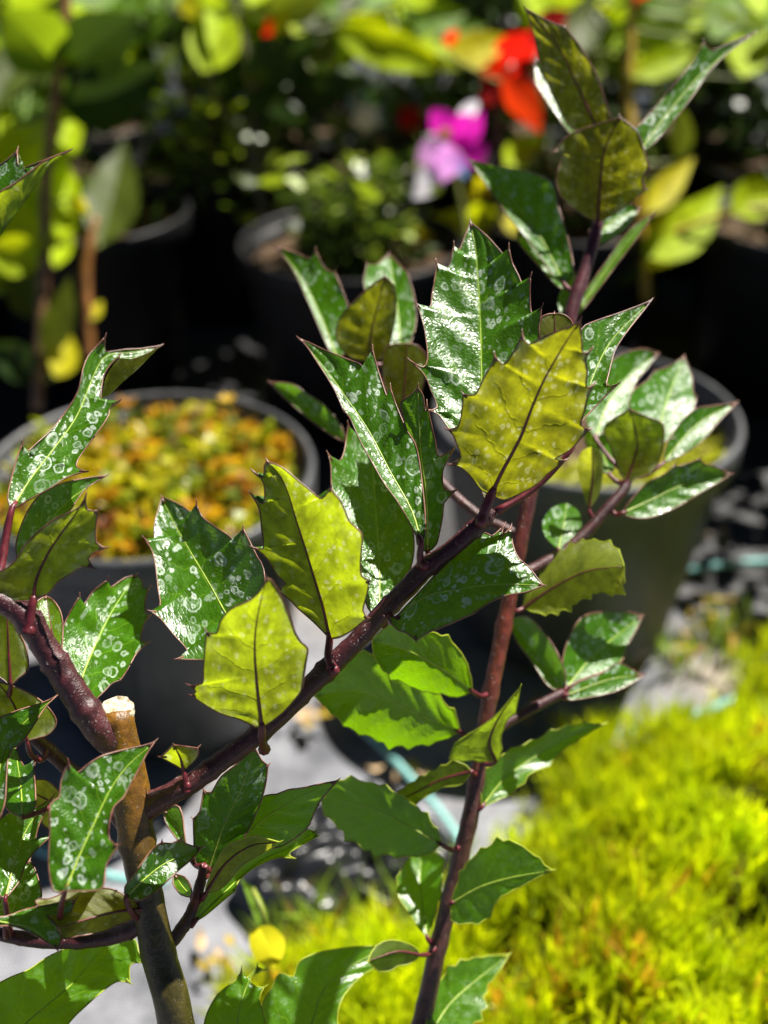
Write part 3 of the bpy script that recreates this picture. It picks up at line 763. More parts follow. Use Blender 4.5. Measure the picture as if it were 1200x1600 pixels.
# tall mixed plants across the top
pc = Plant('leafy_shrub', (ROW[2][0], ROW[2][1], .17), 'leafy shrub with upright bright leaves and a small red flower', 'shrub')
pc.stem([(420, 400, 1200, 8), (400, 250, 1190, 7), (390, 120, 1180, 6), (370, 20, 1180, 6), (350, -80, 1180, 5)], M['dark_twig'], 'stem')
pc.stem([(400, 260, 1190, 5), (340, 160, 1190, 4), (290, 60, 1190, 4), (260, -40, 1190, 3)], M['dark_twig'], 'branch')
pc.stem([(392, 140, 1180, 5), (470, 70, 1170, 4), (560, 30, 1170, 4), (640, 0, 1170, 3)], M['dark_twig'], 'branch')
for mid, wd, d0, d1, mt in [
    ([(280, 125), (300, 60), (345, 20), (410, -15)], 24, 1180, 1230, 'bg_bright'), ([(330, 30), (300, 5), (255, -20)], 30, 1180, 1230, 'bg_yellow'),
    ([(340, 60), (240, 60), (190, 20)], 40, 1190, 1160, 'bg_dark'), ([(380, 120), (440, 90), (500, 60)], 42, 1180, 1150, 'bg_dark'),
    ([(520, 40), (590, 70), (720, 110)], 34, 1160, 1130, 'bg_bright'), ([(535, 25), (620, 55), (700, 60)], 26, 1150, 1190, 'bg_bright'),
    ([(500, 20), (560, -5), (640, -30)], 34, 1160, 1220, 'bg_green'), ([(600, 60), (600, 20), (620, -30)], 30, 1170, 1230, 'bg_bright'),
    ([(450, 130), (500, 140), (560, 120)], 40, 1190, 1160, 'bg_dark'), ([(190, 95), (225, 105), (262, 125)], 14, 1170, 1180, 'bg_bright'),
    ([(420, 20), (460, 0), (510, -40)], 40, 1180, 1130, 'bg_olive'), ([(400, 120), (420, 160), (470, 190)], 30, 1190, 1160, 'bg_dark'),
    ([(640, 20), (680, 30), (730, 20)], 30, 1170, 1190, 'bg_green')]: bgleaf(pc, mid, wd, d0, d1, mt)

g = random.Random(17)
def scatter(pl, x0, x1, y0, y1, n, d, mats, ln=110):
    for i in range(n):
        x, y = g.uniform(x0, x1), g.uniform(y0, y1); a = g.uniform(-2.6, -.5); l_ = ln * g.uniform(.6, 1.2); dd = d + g.uniform(-60, 60)
        bgleaf(pl, [(x, y), (x + .5 * l_ * math.cos(a) + g.uniform(-12, 12), y + .5 * l_ * math.sin(a)), (x + l_ * math.cos(a), y + l_ * math.sin(a) + g.uniform(0, 20))], l_ * g.uniform(.2, .32), dd, dd + l_ * g.uniform(.2, .6), g.choice(mats), maxpet=.3)
scatter(pc, 200, 720, -20, 120, 40, 1190, ['bg_bright', 'bg_green', 'bg_green', 'bg_bright', 'bg_olive'], 130)
scatter(pa, -20, 240, 10, 200, 14, 1110, ['bg_green', 'bg_olive', 'bg_bright'], 140)
scatter(pa, -20, 110, 120, 480, 16, 1090, ['bg_bright', 'bg_bright', 'bg_green'], 120)

def petal(pl, mid, wd, d0, d1, mat): return bgleaf(pl, mid, wd, d0, d1, mat, name='petal', pet=0, sl=-.15, sr=-.15, step=10)
# red flowered plant
pd_ = Plant('flowering_plant', (ROW[3][0] - .02, ROW[3][1] - .03, .17), 'plant with large red and orange petals on a brown stem', 'flower')
pd_.stem([(790, 420, 1130, 9), (785, 330, 1120, 8), (780, 240, 1110, 7), (778, 150, 1105, 6), (800, 100, 1100, 5)], M['dark_twig'], 'stem')
for mid, wd, d0, d1, mt in [([(790, 130), (800, 90), (850, 50)], 34, 1100, 1140, 'red_petal'), ([(795, 130), (770, 110), (740, 95)], 20, 1100, 1110, 'orange_petal'),
    ([(785, 120), (820, 160), (845, 210)], 27, 1098, 1080, 'orange_petal'), ([(790, 125), (770, 145), (750, 165)], 24, 1104, 1100, 'dark_red_petal'), ([(800, 120), (810, 130), (800, 170)], 30, 1108, 1100, 'dark_red_petal'),
    ([(830, 70), (870, 40), (915, 25)], 30, 1110, 1130, 'dark_red_petal'), ([(700, 75), (705, 60), (715, 45)], 12, 1110, 1120, 'orange_petal')]: petal(pd_, mid, wd, d0, d1, mt)
bgleaf(pd_, [(700, 85), (750, 75), (800, 55)], 30, 1080, 1120, 'bg_yellow')
for mid, wd, d0, d1, mt in [([(785, 330), (720, 350), (660, 340)], 28, 1120, 1150, 'bg_bright'), ([(785, 360), (700, 380), (590, 340)], 24, 1120, 1160, 'bg_bright'), ([(784, 300), (750, 290), (728, 320)], 15, 1110, 1130, 'bg_yellow'),
    ([(786, 400), (700, 420), (620, 380)], 28, 1125, 1120, 'bg_olive'), ([(600, 340), (640, 360), (680, 370)], 14, 1110, 1120, 'bg_yellow'), ([(786, 260), (820, 230), (860, 220)], 22, 1115, 1150, 'bg_bright'),
    ([(786, 420), (830, 380), (850, 300)], 26, 1125, 1140, 'bg_green'), ([(560, 420), (550, 380), (545, 330)], 20, 1150, 1180, 'bg_bright')]: bgleaf(pd_, mid, wd, d0, d1, mt)
# pink flower
pe = Plant('flowering_plant', (ROW[3][0] - .10, ROW[3][1] - .05, .17), 'pink and lilac flower with a yellow eye on a thin stalk', 'flower')
pe.stem([(735, 430, 1090, 6), (728, 360, 1090, 5), (715, 290, 1085, 4), (700, 225, 1082, 3.5)], M['stalk'], 'stem')
for mid, wd, d0, d1, mt in [([(700, 215), (690, 190), (672, 168)], 22, 1075, 1085, 'magenta_petal'), ([(702, 215), (730, 200), (755, 175)], 26, 1075, 1090, 'magenta_petal'), ([(702, 220), (740, 240), (762, 225)], 26, 1074, 1070, 'magenta_petal'),
    ([(698, 222), (670, 245), (650, 265)], 24, 1073, 1065, 'lilac_petal'), ([(700, 225), (700, 255), (690, 285)], 24, 1072, 1062, 'lilac_petal'), ([(690, 255), (665, 290), (640, 312)], 22, 1068, 1060, 'white_petal'),
    ([(705, 245), (720, 262), (728, 280)], 13, 1070, 1063, 'blue_petal'), ([(715, 190), (735, 170), (752, 152)], 12, 1086, 1096, 'white_petal'), ([(690, 215), (697, 208), (706, 206)], 10, 1068, 1066, 'bg_yellow')]: petal(pe, mid, wd, d0, d1, mt)
# yellow stemmed plant on the right
pf = Plant('yellow_stemmed_plant', (ROW[4][0], ROW[4][1] - .03, .17), 'tall plant with a yellow stem and wide lime coloured leaves', 'plant')
pf.stem([(1010, 470, 1120, 8), (1000, 350, 1110, 8), (988, 240, 1100, 9), (982, 150, 1100, 9), (985, 60, 1100, 7), (990, -60, 1100, 5)], M['yellow_stem'], 'stem')
pf.stem([(1002, 380, 1110, 6), (1060, 360, 1105, 5), (1150, 330, 1100, 4), (1220, 320, 1100, 3)], M['yellow_stem'], 'branch')
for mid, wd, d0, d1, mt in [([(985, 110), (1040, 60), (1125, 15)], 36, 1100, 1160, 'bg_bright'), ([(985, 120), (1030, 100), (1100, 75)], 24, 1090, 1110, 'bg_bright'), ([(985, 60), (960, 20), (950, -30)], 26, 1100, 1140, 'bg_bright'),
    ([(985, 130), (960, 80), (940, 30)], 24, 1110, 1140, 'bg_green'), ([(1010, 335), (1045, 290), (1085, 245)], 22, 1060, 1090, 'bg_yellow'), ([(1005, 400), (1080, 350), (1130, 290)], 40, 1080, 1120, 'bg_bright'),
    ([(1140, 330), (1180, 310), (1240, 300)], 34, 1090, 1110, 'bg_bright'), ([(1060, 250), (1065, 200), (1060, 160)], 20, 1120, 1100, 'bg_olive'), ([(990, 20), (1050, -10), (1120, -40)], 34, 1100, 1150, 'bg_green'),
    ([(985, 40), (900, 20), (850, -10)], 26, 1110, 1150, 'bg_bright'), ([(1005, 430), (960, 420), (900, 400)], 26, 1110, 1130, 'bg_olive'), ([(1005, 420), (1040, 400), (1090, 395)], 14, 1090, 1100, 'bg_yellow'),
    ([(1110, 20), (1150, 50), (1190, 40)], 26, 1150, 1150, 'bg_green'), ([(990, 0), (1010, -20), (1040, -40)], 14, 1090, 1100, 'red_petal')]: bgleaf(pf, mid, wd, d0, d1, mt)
scatter(pf, 850, 1200, -10, 130, 24, 1150, ['bg_bright', 'bg_green', 'bg_bright', 'bg_olive'], 150)
scatter(pd_, 600, 830, 330, 430, 7, 1130, ['bg_bright', 'bg_green', 'bg_yellow'], 70)
# single blossoms
def blossom(x, y, d, r, mats, label, plantloc):
    pl = Plant('flowering_plant', plantloc, label, 'flower')
    b0 = Vector(plantloc); top = P(x, y, d + 6)
    pl.stem(None, M['stalk'], 'stem', world=[(*b0, .0016), (*(b0 * .4 + top * .6 + Vector((.01, .0, 0))), .0014), (*top, .0011)])
    for k in range(5):
        a = k * 1.257 + .4
        petal(pl, [(x, y), (x + r * .5 * math.cos(a), y + r * .5 * math.sin(a)), (x + r * math.cos(a), y + r * math.sin(a))], r * .42, d, d - 4 + 10 * math.sin(a) * -.5, mats[k % len(mats)])
blossom(430, 48, 1190, 24, ['red_petal', 'orange_petal'], 'small round red blossom among the leafy shrub stems', (-.14, 1.19, .17))
blossom(508, 158, 1200, 24, ['magenta_petal', 'lilac_petal'], 'small pink blossom in the shade beside the leafy shrub', (-.05, 1.22, .17))
blossom(640, 185, 1190, 24, ['dark_red_petal'], 'dark crimson blossom behind the pink flower', (.04, 1.24, .17))
blossom(572, 185, 1220, 26, ['white_petal'], 'white blossom in the dark gap behind the pots', (-.01, 1.26, .17))
blossom(1005, 0, 1180, 26, ['red_petal'], 'red blossom above the yellow stem', (.30, 1.2, .17))

# dense dark shrubs behind: real leaves, one crown each
def shrub(loc, h, rx, n, ll, pal, label, seed, group='dark shrubs behind the pots'):
    g = np.random.default_rng(seed); root = empty('dark_shrub', loc, label=label, cat='shrub', group=group)
    B, D, L, W, C = [], [], [], [], []
    nb = 9
    tips = []
    Vs, Fs = [], []
    for k in range(nb):
        a = k * 2.4 + g.uniform(-.3, .3); rr = rx * g.uniform(.3, .95); hh = h * g.uniform(.5, 1.0)
        e = np.array([loc[0] + rr * math.cos(a), loc[1] + rr * math.sin(a), loc[2] + hh]); b0 = np.array([loc[0] + .01 * math.cos(a), loc[1] + .01 * math.sin(a), loc[2]])
        c = crom([b0, b0 * .5 + e * .5 + np.array([0, 0, hh * .12]), e], 10); q, f = tube_geo(c, np.linspace(.005, .0015, 10), 6)
        Fs += [tuple(i + len(Vs) for i in t) for t in f]; Vs += q; tips.append(c)
    mesh_obj('stems', Vs, Fs, M['dark_twig'], root, loc)
    for i in range(n):
        c = tips[int(g.integers(nb))]; t = g.uniform(.15, 1.0); p = c[int(t * 9)] + g.normal(0, rx * .22, 3) * np.array([1, 1, .8])
        p[2] = max(p[2], loc[2] + .01)
        a = g.uniform(0, 6.283)
        B.append(p); D.append((math.cos(a), math.sin(a), g.uniform(-.4, .8))); s_ = g.uniform(.6, 1.25)
        L.append(ll * s_); W.append(ll * .42 * s_); C.append(np.array(pal[int(g.integers(len(pal)))]) * g.uniform(.6, 1.3))
    V, F, C = blades(np.array(B), np.array(D), np.array(L), np.array(W), np.array(C), .35, seed)
    mesh_obj('crown', V, F, M['tint_dark'], root, loc, col=C, smooth=False)
M['tint_dark'] = tinted('shrub leaves', .3, .4, 1.7)
dk = [(.02, .045, .01), (.03, .06, .01), (.05, .09, .012)]; md = [(.06, .11, .012), (.10, .16, .015), (.03, .06, .01)]
for i, (x, y) in enumerate(ROW2):
    shrub((x, y, .17), .42, .17, 420, .04, md if i in (1, 5) else dk, 'dense dark green shrub in the second row of pots', 60 + i)
for i, x in enumerate([-.95, -.55, -.18, .2, .58, .98, 1.35]):
    shrub((x, 1.95 + .06 * (i % 2), 0), .95, .26, 620, .055, dk, 'tall dark evergreen shrub standing behind the rows of pots', 80 + i, 'tall evergreens at the back')
for i, x in enumerate([-1.2, -.7, -.2, .3, .8, 1.3]):
    shrub((x, 2.6, 0), 1.3, .36, 520, .08, dk, 'big evergreen bush in the far row against the light', 100 + i, 'big bushes in the far row')
for i, (x, y) in enumerate(ROWM): shrub((x, y, .165), .22, .13, 260, .032, md if i in (1, 3) else dk, 'knee high dark leafy plant in the middle row of pots', 160 + i, 'plants in the middle row')
shrub((.80, 1.32, 0), .62, .2, 700, .045, dk, 'rounded dark bush at the end of the back row of pots', 120)
shrub((.60, .99, 0), .66, .22, 1300, .045, dk, 'dense dark bush added beside the right pot to throw shade on the mat', 121)  # bush added past the right edge to put the back mat in shade
shrub((-.20, 1.28, .14), .17, .09, 220, .024, [(.28, .36, .02), (.10, .16, .015), (.05, .09, .01)], 'small sunlit bright leaved plant between the black pots', 123)
# small low growth on the back row pots
for i, (x, y) in enumerate(ROW):
    shrub((x, y, .165), .10, .085, 130 if i != 2 else 420, .022 if i != 2 else .026, md if i != 2 else [(.05, .08, .012), (.24, .32, .02), (.08, .12, .015), (.04, .07, .01)], 'low weedy growth in the pot ' + wn[i], 140 + i, 'weeds in the back row pots')

# ================================================================== THE HOLLY
S = 1
H = Plant('holly_bush', (HP[0], HP[1], .155), 'spiny holly bush with purple branches and water marked glossy leaves', 'shrub')
soil = P(275, 1600, 300); b0 = Vector((HP[0], HP[1] + .02, .15))
trunk_w = [(*b0, .0062), (*(b0 * .5 + soil * .5 + Vector((-.002, .004, 0))), .0056)] + [(*P(x, y, d), r * d / 1000 / FPX) for x, y, d, r in
    [(275, 1600, 300, 28), (250, 1500, 300, 27), (229, 1400, 300, 25), (216, 1330, 300, 26), (208, 1270, 300, 29), (200, 1215, 300, 30), (189, 1155, 298, 26), (184, 1122, 297, 25), (183, 1110, 297, 24)]]
H.stem(None, M['bark_trunk'], 'trunk', 20, 60, world=trunk_w, wob=.03)
# pale cut face on the stub
def cut_face():
    c = P(183, 1110, 297); ax = (UP * .8 - FW * .55 + RT * .05).normalized(); r = 24 * .297 / FPX
    n1 = ax.orthogonal().normalized(); n2 = ax.cross(n1); V = [c + ax * .0007]; F = []; g = random.Random(4); n = 20
    for ring, (f, z) in enumerate([(.3, .0003), (.6, .0008), (.85, .0006), (1.06, .0010), (1.10, -.0008), (1.03, -.0022)]):
        for k in range(n):
            a = 2 * math.pi * k / n; rr = r * f * (1 + (g.uniform(-.05, .06) if f > .8 else 0))
            V.append(c + ax * (z + g.uniform(-.0002, .0002)) + (n1 * math.cos(a) + n2 * math.sin(a)) * rr)
    for k in range(n): F.append((0, 1 + k, 1 + (k + 1) % n))
    for i in range(5):
        for k in range(n): F.append((1 + i * n + k, 1 + (i + 1) * n + k, 1 + (i + 1) * n + (k + 1) % n, 1 + i * n + (k + 1) % n))
    o = mesh_obj('cut_end', V, F, M['cut_wood'], H.root, c, smooth=False); o['label'] = 'pale freshly cut end of the trunk'
cut_face()
MAIN = [(194, 1272, 306, 8), (210, 1268, 304, 15), (226, 1262, 301, 22), (241, 1254, 300, 21), (262, 1243, 300, 18), (300, 1222, 300, 17), (345, 1190, 300, 16), (400, 1150, 300, 16), (440, 1115, 300, 16), (480, 1076, 300, 16), (520, 1038, 300, 17),
        (560, 998, 300, 15), (600, 955, 300, 15), (640, 915, 300, 16), (665, 888, 300, 16), (700, 862, 300, 14), (735, 832, 300, 14), (758, 812, 300, 13), (768, 795, 300, 9)]
H.stem(MAIN, M['bark_purple'], 'branch', 14, 90, wob=.1)
H.stem([(200, 1185, 301, 14), (182, 1165, 298, 22), (160, 1143, 295.5, 25), (140, 1118, 294, 23), (105, 1065, 293, 22), (70, 1010, 292, 21), (48, 975, 291, 21), (20, 950, 290, 18), (-40, 920, 288, 16)], M['bark_purple'], 'branch', 14, 60, wob=.1)
H.stem([(205, 1300, 306, 13), (160, 1250, 313, 12), (115, 1208, 317, 12), (60, 1158, 318, 11), (20, 1120, 318, 9), (-30, 1090, 318, 8)], M['bark_purple'], 'branch', 10, 40)
H.stem([(232, 1440, 300, 14), (180, 1462, 302, 13), (120, 1470, 303, 12), (60, 1470, 303, 11), (0, 1460, 303, 10), (-40, 1455, 303, 8)], M['bark_purple'], 'branch', 10, 40)
H.stem([(262, 1478, 302, 12), (285, 1450, 305, 10), (302, 1418, 308, 9), (312, 1385, 310, 8), (318, 1355, 311, 7)], M['bark_upright'], 'shoot', 10, 30, wob=.14)
u0 = P(655, 1610, 360); ub = Vector((HP[0] + .02, HP[1] + .03, .15))
up_w = [(*ub, .0042), (*(ub * .45 + u0 * .55 + Vector((.004, -.004, 0))), .0038)] + [(*P(x, y, d), r * d / 1000 / FPX) for x, y, d, r in
    [(655, 1610, 360, 15), (680, 1500, 360, 14), (702, 1410, 360, 13.5), (722, 1330, 360, 13), (737, 1265, 360, 13), (750, 1180, 360, 12.5), (765, 1090, 361, 12), (780, 1015, 362, 12), (792, 955, 363, 12), (803, 895, 364, 12), (815, 835, 365, 12),
     (826, 780, 367, 12), (846, 690, 370, 11), (870, 590, 374, 11), (892, 490, 378, 11), (915, 420, 382, 10), (934, 350, 385, 9), (945, 290, 388, 6)]]
H.stem(None, M['bark_upright'], 'upright_stem', 14, 110, world=up_w, wob=.06)
H.stem([(800, 905, 364, 10), (865, 872, 368, 9), (910, 838, 370, 9), (945, 800, 372, 9), (972, 768, 374, 8), (985, 745, 376, 6)], M['bark_purple'], 'branch', 10, 30)
H.stem([(758, 1150, 361, 8), (800, 1125, 364, 8), (845, 1100, 367, 8), (880, 1082, 370, 8)], M['bark_purple'], 'branch', 10, 24)
H.stem([(815, 838, 365, 9), (740, 800, 372, 8), (660, 720, 380, 8), (610, 640, 384, 7), (580, 570, 386, 6)], M['bark_purple'], 'branch', 10, 30)
H.stem([(285, 1680, 300, 12), (150, 1725, 300, 10), (0, 1725, 298, 9), (-90, 1620, 290, 8), (-112, 1430, 284, 7), (-130, 1200, 286, 6), (-150, 800, 288, 6), (-140, 560, 288, 4)], M['bark_purple'], 'branch', 8, 60)
# swollen nodes and leaf scars
def node(x, y, d, r, nm='bud'):
    c = P(x, y, d); g = random.Random(int(x)); bm = bmesh.new(); bmesh.ops.create_icosphere(bm, subdivisions=2, radius=r * d / 1000 / FPX)
    for v in bm.verts: v.co *= 1 + g.uniform(-.12, .12); v.co.z *= 1.15; v.co += c
    V = [tuple(v.co) for v in bm.verts]; F = [tuple(q.index for q in f.verts) for f in bm.faces]; bm.free()
    mesh_obj(nm, V, F, M['red_rib'], H.root, c)
for x, y, d, r in [(522, 1048, 297, 9), (664, 884, 296.5, 8), (752, 816, 297, 10), (412, 1163, 297, 7), (293, 1228, 297, 6), (48, 985, 288, 8)]: node(x, y, d, r)
lf = H.leaf
# ---- left side
lf([(18, 797), (45, 752), (85, 700), (120, 650), (145, 590), (165, 556), (205, 551), (252, 540)],
   [(12, 780), (16, 755), (26, 718), (30, 706), (35, 694, S), (41, 706), (60, 690), (80, 672), (105, 640), (122, 610), (130, 575), (138, 556), (150, 542), (164, 527, S), (164, 548), (176, 549), (195, 546), (218, 545)],
   [(30, 790), (50, 778), (80, 762), (100, 748), (117, 741), (135, 737, S), (121, 731), (121, 720), (140, 692), (160, 665), (170, 648), (172, 638), (186, 627, S), (170, 632), (158, 624), (159, 602), (163, 585), (172, 570), (187, 556, S), (190, 567), (210, 560), (228, 554)],
   296, 322, -.25, -.5, pet=[(10, 835, 295), (4, 875, 293), (-5, 915, 290)], petr=.0012, label='twisted leaf with its tip bent sideways')
# underside of the rolled tip of that leaf
lf([(158, 622), (185, 598), (212, 574), (250, 541)], [(165, 590), (175, 573), (187, 560), (205, 561), (228, 553)], [(170, 618), (192, 597), (215, 577)], 310, 308, .0, .0, side='B', mat='holly_olive', pet=0, rib=False, edge=None, name='leaf_fold')
lf([(30, 890), (60, 835), (108, 782), (166, 743)], [(25, 850), (40, 805), (62, 774), (92, 757), (125, 749), (150, 745)], [(70, 862), (95, 822), (113, 793), (130, 768), (150, 753)], 308, 322, -.3, -.3)
lf([(52, 938), (57, 905), (75, 865), (98, 830), (118, 803), (134, 775)], [(20, 940), (0, 942), (-25, 925), (-22, 905), (0, 893), (20, 880), (45, 845), (80, 815), (110, 800), (128, 790)],
   [(62, 932), (75, 928), (90, 910), (110, 897), (128, 886), (147, 889, S), (138, 873), (150, 862), (166, 856, S), (151, 848), (150, 820), (153, 798, S), (137, 797), (134, 785)],
   288, 284, .0, -.15, side='B', pet=[(47, 965, 288), (44, 990, 288)], petr=.0014)
lf([(-60, 440), (0, 368), (50, 300), (80, 258), (108, 236)], [(-60, 310), (-20, 275), (0, 258), (15, 247), (27, 235, S), (31, 262), (60, 254), (86, 244)], [(-60, 340), (0, 300), (25, 285), (50, 266), (75, 249)],
   288, 288, .5, -.6, fold=True, maxpet=.1, rib=False)
lf([(122, 1100), (128, 1060), (150, 1005), (178, 950), (213, 899)], [(112, 1075), (98, 1040), (94, 1000), (105, 965), (124, 932, S), (128, 948), (145, 925), (168, 906, S), (172, 918), (195, 903)],
   [(140, 1100), (158, 1085), (175, 1068), (188, 1063, S), (200, 1045), (214, 1020), (232, 1004, S), (220, 1000), (225, 975), (234, 962, S), (227, 956), (228, 932), (234, 917, S), (226, 922), (221, 906)], 304, 326, -.2, -.45, mat='holly_clean')
lf([(93, 1035), (82, 990), (72, 932)], [(75, 1000), (55, 972), (51, 952), (60, 938)], [(97, 1008), (98, 972), (92, 950), (81, 936)], 294, 305, -.3, -.1, mat='holly_young', ribmat='red_rib')
lf([(17, 1072), (14, 1030), (12, 985), (10, 950)], [(5, 1062), (-20, 1040), (-25, 1000), (-10, 970)], [(30, 1059), (44, 1045), (40, 1010), (25, 980)], 304, 304, .0, .1, side='B')
lf([(42, 1157), (30, 1120), (15, 1090), (-5, 1065)], [(10, 1152), (-20, 1130), (-28, 1095)], [(60, 1153), (78, 1146), (88, 1126), (70, 1100), (40, 1080), (15, 1071)], 306, 306, .0, .1, side='B', pet=[(48, 1178, 308), (64, 1188, 312), (75, 1172, 317)])
lf([(-10, 1290), (-5, 1230), (5, 1180), (32, 1135), (88, 1088)], [(-40, 1250), (-42, 1180), (-20, 1135), (10, 1117), (40, 1106), (66, 1098)], [(0, 1277), (8, 1250), (10, 1215), (13, 1185), (20, 1169), (28, 1165), (45, 1145), (70, 1106)], 285, 296, -.1, -.6, maxpet=.1)
lf([(35, 1278), (32, 1225), (22, 1160)], [(10, 1262), (0, 1220), (8, 1180)], [(54, 1264), (55, 1230), (53, 1202), (57, 1185, S), (38, 1198), (30, 1180)], 296, 312, -.2, -.3)
lf([(8, 1405), (25, 1340), (45, 1290), (82, 1246)], [(-18, 1380), (-18, 1310), (5, 1276), (28, 1265), (56, 1262)], [(30, 1377), (40, 1350), (55, 1330), (80, 1306, S), (57, 1314), (62, 1286)], 292, 304, -.1, .3)
lf([(8, 1445), (30, 1400), (46, 1345)], [(-5, 1425), (8, 1390), (25, 1360)], [(30, 1432), (63, 1407), (61, 1378), (52, 1352)], 298, 305, -.1, .1)
lf([(110, 1278), (78, 1252), (42, 1235)], [(95, 1240), (70, 1218), (50, 1222)], [(95, 1297), (72, 1293), (50, 1262)], 326, 315, .1, .1, side='B', mat='holly_young')
lf([(102, 1392), (125, 1335), (148, 1285), (172, 1235), (200, 1196), (242, 1159)], [(84, 1392), (76, 1350), (78, 1300), (79, 1256), (92, 1247), (96, 1218), (107, 1193, S), (120, 1208), (135, 1196), (160, 1181), (200, 1170), (224, 1165)],
   [(135, 1392), (160, 1387), (167, 1350), (185, 1321, S), (171, 1312), (171, 1285), (178, 1260), (192, 1247), (208, 1218), (228, 1180)], 270, 281, -.15, -.55, pet=[(95, 1420, 280), (92, 1462, 299)], label='broad leaf lying across the trunk')
lf([(196, 1402), (230, 1370), (262, 1347), (315, 1325)], [(195, 1386), (210, 1366), (224, 1345), (240, 1325), (253, 1316, S), (265, 1318), (284, 1311, S), (290, 1318), (305, 1323)], [(215, 1408), (240, 1396), (262, 1376), (280, 1359), (298, 1344)], 292, 300, -.3, -.4, pet=[(205, 1425, 294), (222, 1440, 299)])
lf([(222, 1420), (180, 1425), (130, 1438), (92, 1450)], [(224, 1408), (200, 1402), (175, 1389), (140, 1387), (121, 1385), (110, 1376, S), (98, 1395), (75, 1405), (55, 1408)], [(205, 1437), (180, 1447), (160, 1456), (120, 1463), (98, 1466)], 296, 285, .25, .1, side='B', mat='holly_olive', pet=[(230, 1428, 298), (236, 1438, 299)])
lf([(-70, 1425), (0, 1440), (48, 1450), (90, 1484)], [(-40, 1415), (0, 1433), (40, 1421), (75, 1414), (118, 1406, S), (105, 1440), (98, 1462)], [(-40, 1450), (0, 1447), (25, 1448), (55, 1461), (73, 1472)], 280, 282, .5, -.2, maxpet=.1)
lf([(-40, 1680), (45, 1595), (113, 1537), (150, 1493), (192, 1460)], [(-90, 1620), (-40, 1560), (10, 1530), (45, 1515), (75, 1495), (110, 1479), (150, 1465)], [(50, 1680), (105, 1602), (135, 1571), (165, 1545), (185, 1533), (203, 1536, S), (204, 1507), (227, 1504, S), (216, 1486), (212, 1470)], 298, 318, -.2, -.2, mat='holly_low', edge='edge_pale', maxpet=.1)
# ---- shoot at the foot of the main branch
lf([(325, 1362), (350, 1290), (378, 1230), (398, 1168)], [(306, 1350), (303, 1312), (302, 1279, S), (312, 1268), (318, 1234, S), (330, 1238), (345, 1214), (372, 1192)], [(345, 1347), (380, 1310), (404, 1262), (414, 1230), (419, 1196, S), (409, 1188)], 313, 310, .0, .0, mat='holly_clean')
lf([(345, 1352), (400, 1290), (460, 1250), (527, 1220)], [(360, 1310), (395, 1260), (415, 1243), (432, 1241), (450, 1234), (472, 1231), (500, 1225)], [(395, 1330), (440, 1322), (478, 1296), (490, 1272), (497, 1257, S), (507, 1243)], 318, 314, .0, .0, mat='holly_low')
lf([(303, 1441), (345, 1400), (400, 1350), (450, 1325), (492, 1300)], [(312, 1415), (335, 1385), (370, 1350), (420, 1325), (460, 1307), (480, 1296)], [(320, 1431), (350, 1406), (367, 1392, S), (372, 1378), (388, 1362), (412, 1348), (435, 1340), (458, 1341, S), (452, 1333), (476, 1318), (496, 1307, S)], 306, 318, -.2, -.4, mat='holly_low', edge='edge_pale')
lf([(320, 1398), (352, 1350), (392, 1322), (437, 1316)], [(326, 1375), (350, 1326), (375, 1312), (395, 1305), (415, 1310)], [(350, 1385), (380, 1352), (420, 1328)], 308, 304, -.3, .3, side='B', mat='holly_young', edge='edge_pale')
lf([(287, 1204), (282, 1185), (271, 1164)], [(275, 1196), (251, 1183, S), (263, 1172)], [(298, 1195), (309, 1182), (309, 1169, S), (288, 1166)], 297, 291, .3, .4, side='B', pet=[(289, 1215, 297), (292, 1238, 297)], petr=.0008)
lf([(292, 1330), (275, 1290), (256, 1268)], [(268, 1300), (258, 1283)], [(288, 1300), (284, 1270), (275, 1258)], 316, 322, -.2, -.3, mat='holly_clean')
lf([(300, 1402), (285, 1385), (272, 1366)], [(283, 1398), (270, 1380)], [(298, 1385), (288, 1370)], 312, 318, -.2, -.2, mat='holly_low')
# ---- along the main branch
lf([(388, 1015), (352, 957), (330, 917), (305, 875), (272, 818), (253, 777)],
   [(372, 1035), (340, 1031), (315, 1031), (276, 1030, S), (293, 1018), (270, 990), (250, 966), (235, 955, S), (250, 947), (247, 920), (243, 885), (238, 862), (226, 842, S), (240, 850), (241, 820), (247, 797)],
   [(405, 988), (415, 942), (412, 890), (403, 872), (392, 850), (380, 826, S), (368, 845), (355, 835), (332, 820), (315, 806), (307, 787, S), (303, 802), (287, 792), (268, 782)],
   302, 324, -.40, -.45, pet=[(408, 1045, 302), (440, 1100, 301)])
lf([(410, 1137), (406, 1105), (402, 1070), (398, 1010), (403, 960), (416, 905)],
   [(398, 1136), (375, 1124), (345, 1115), (320, 1101), (300, 1087, S), (306, 1080), (296, 1071, S), (316, 1068), (318, 1040), (321, 1005), (323, 988, S), (338, 990), (345, 970), (360, 952), (375, 945), (392, 937), (406, 924)],
   [(425, 1127), (447, 1108), (470, 1080), (474, 1062), (478, 1035), (481, 1013), (471, 1004), (460, 985), (450, 955), (441, 935), (430, 915), (423, 906)],
   289, 268, .15, .12, side='B', pet=[(409, 1155, 291), (413, 1171, 297)], petr=.0012, label='pale leaf underside glowing in the sun')
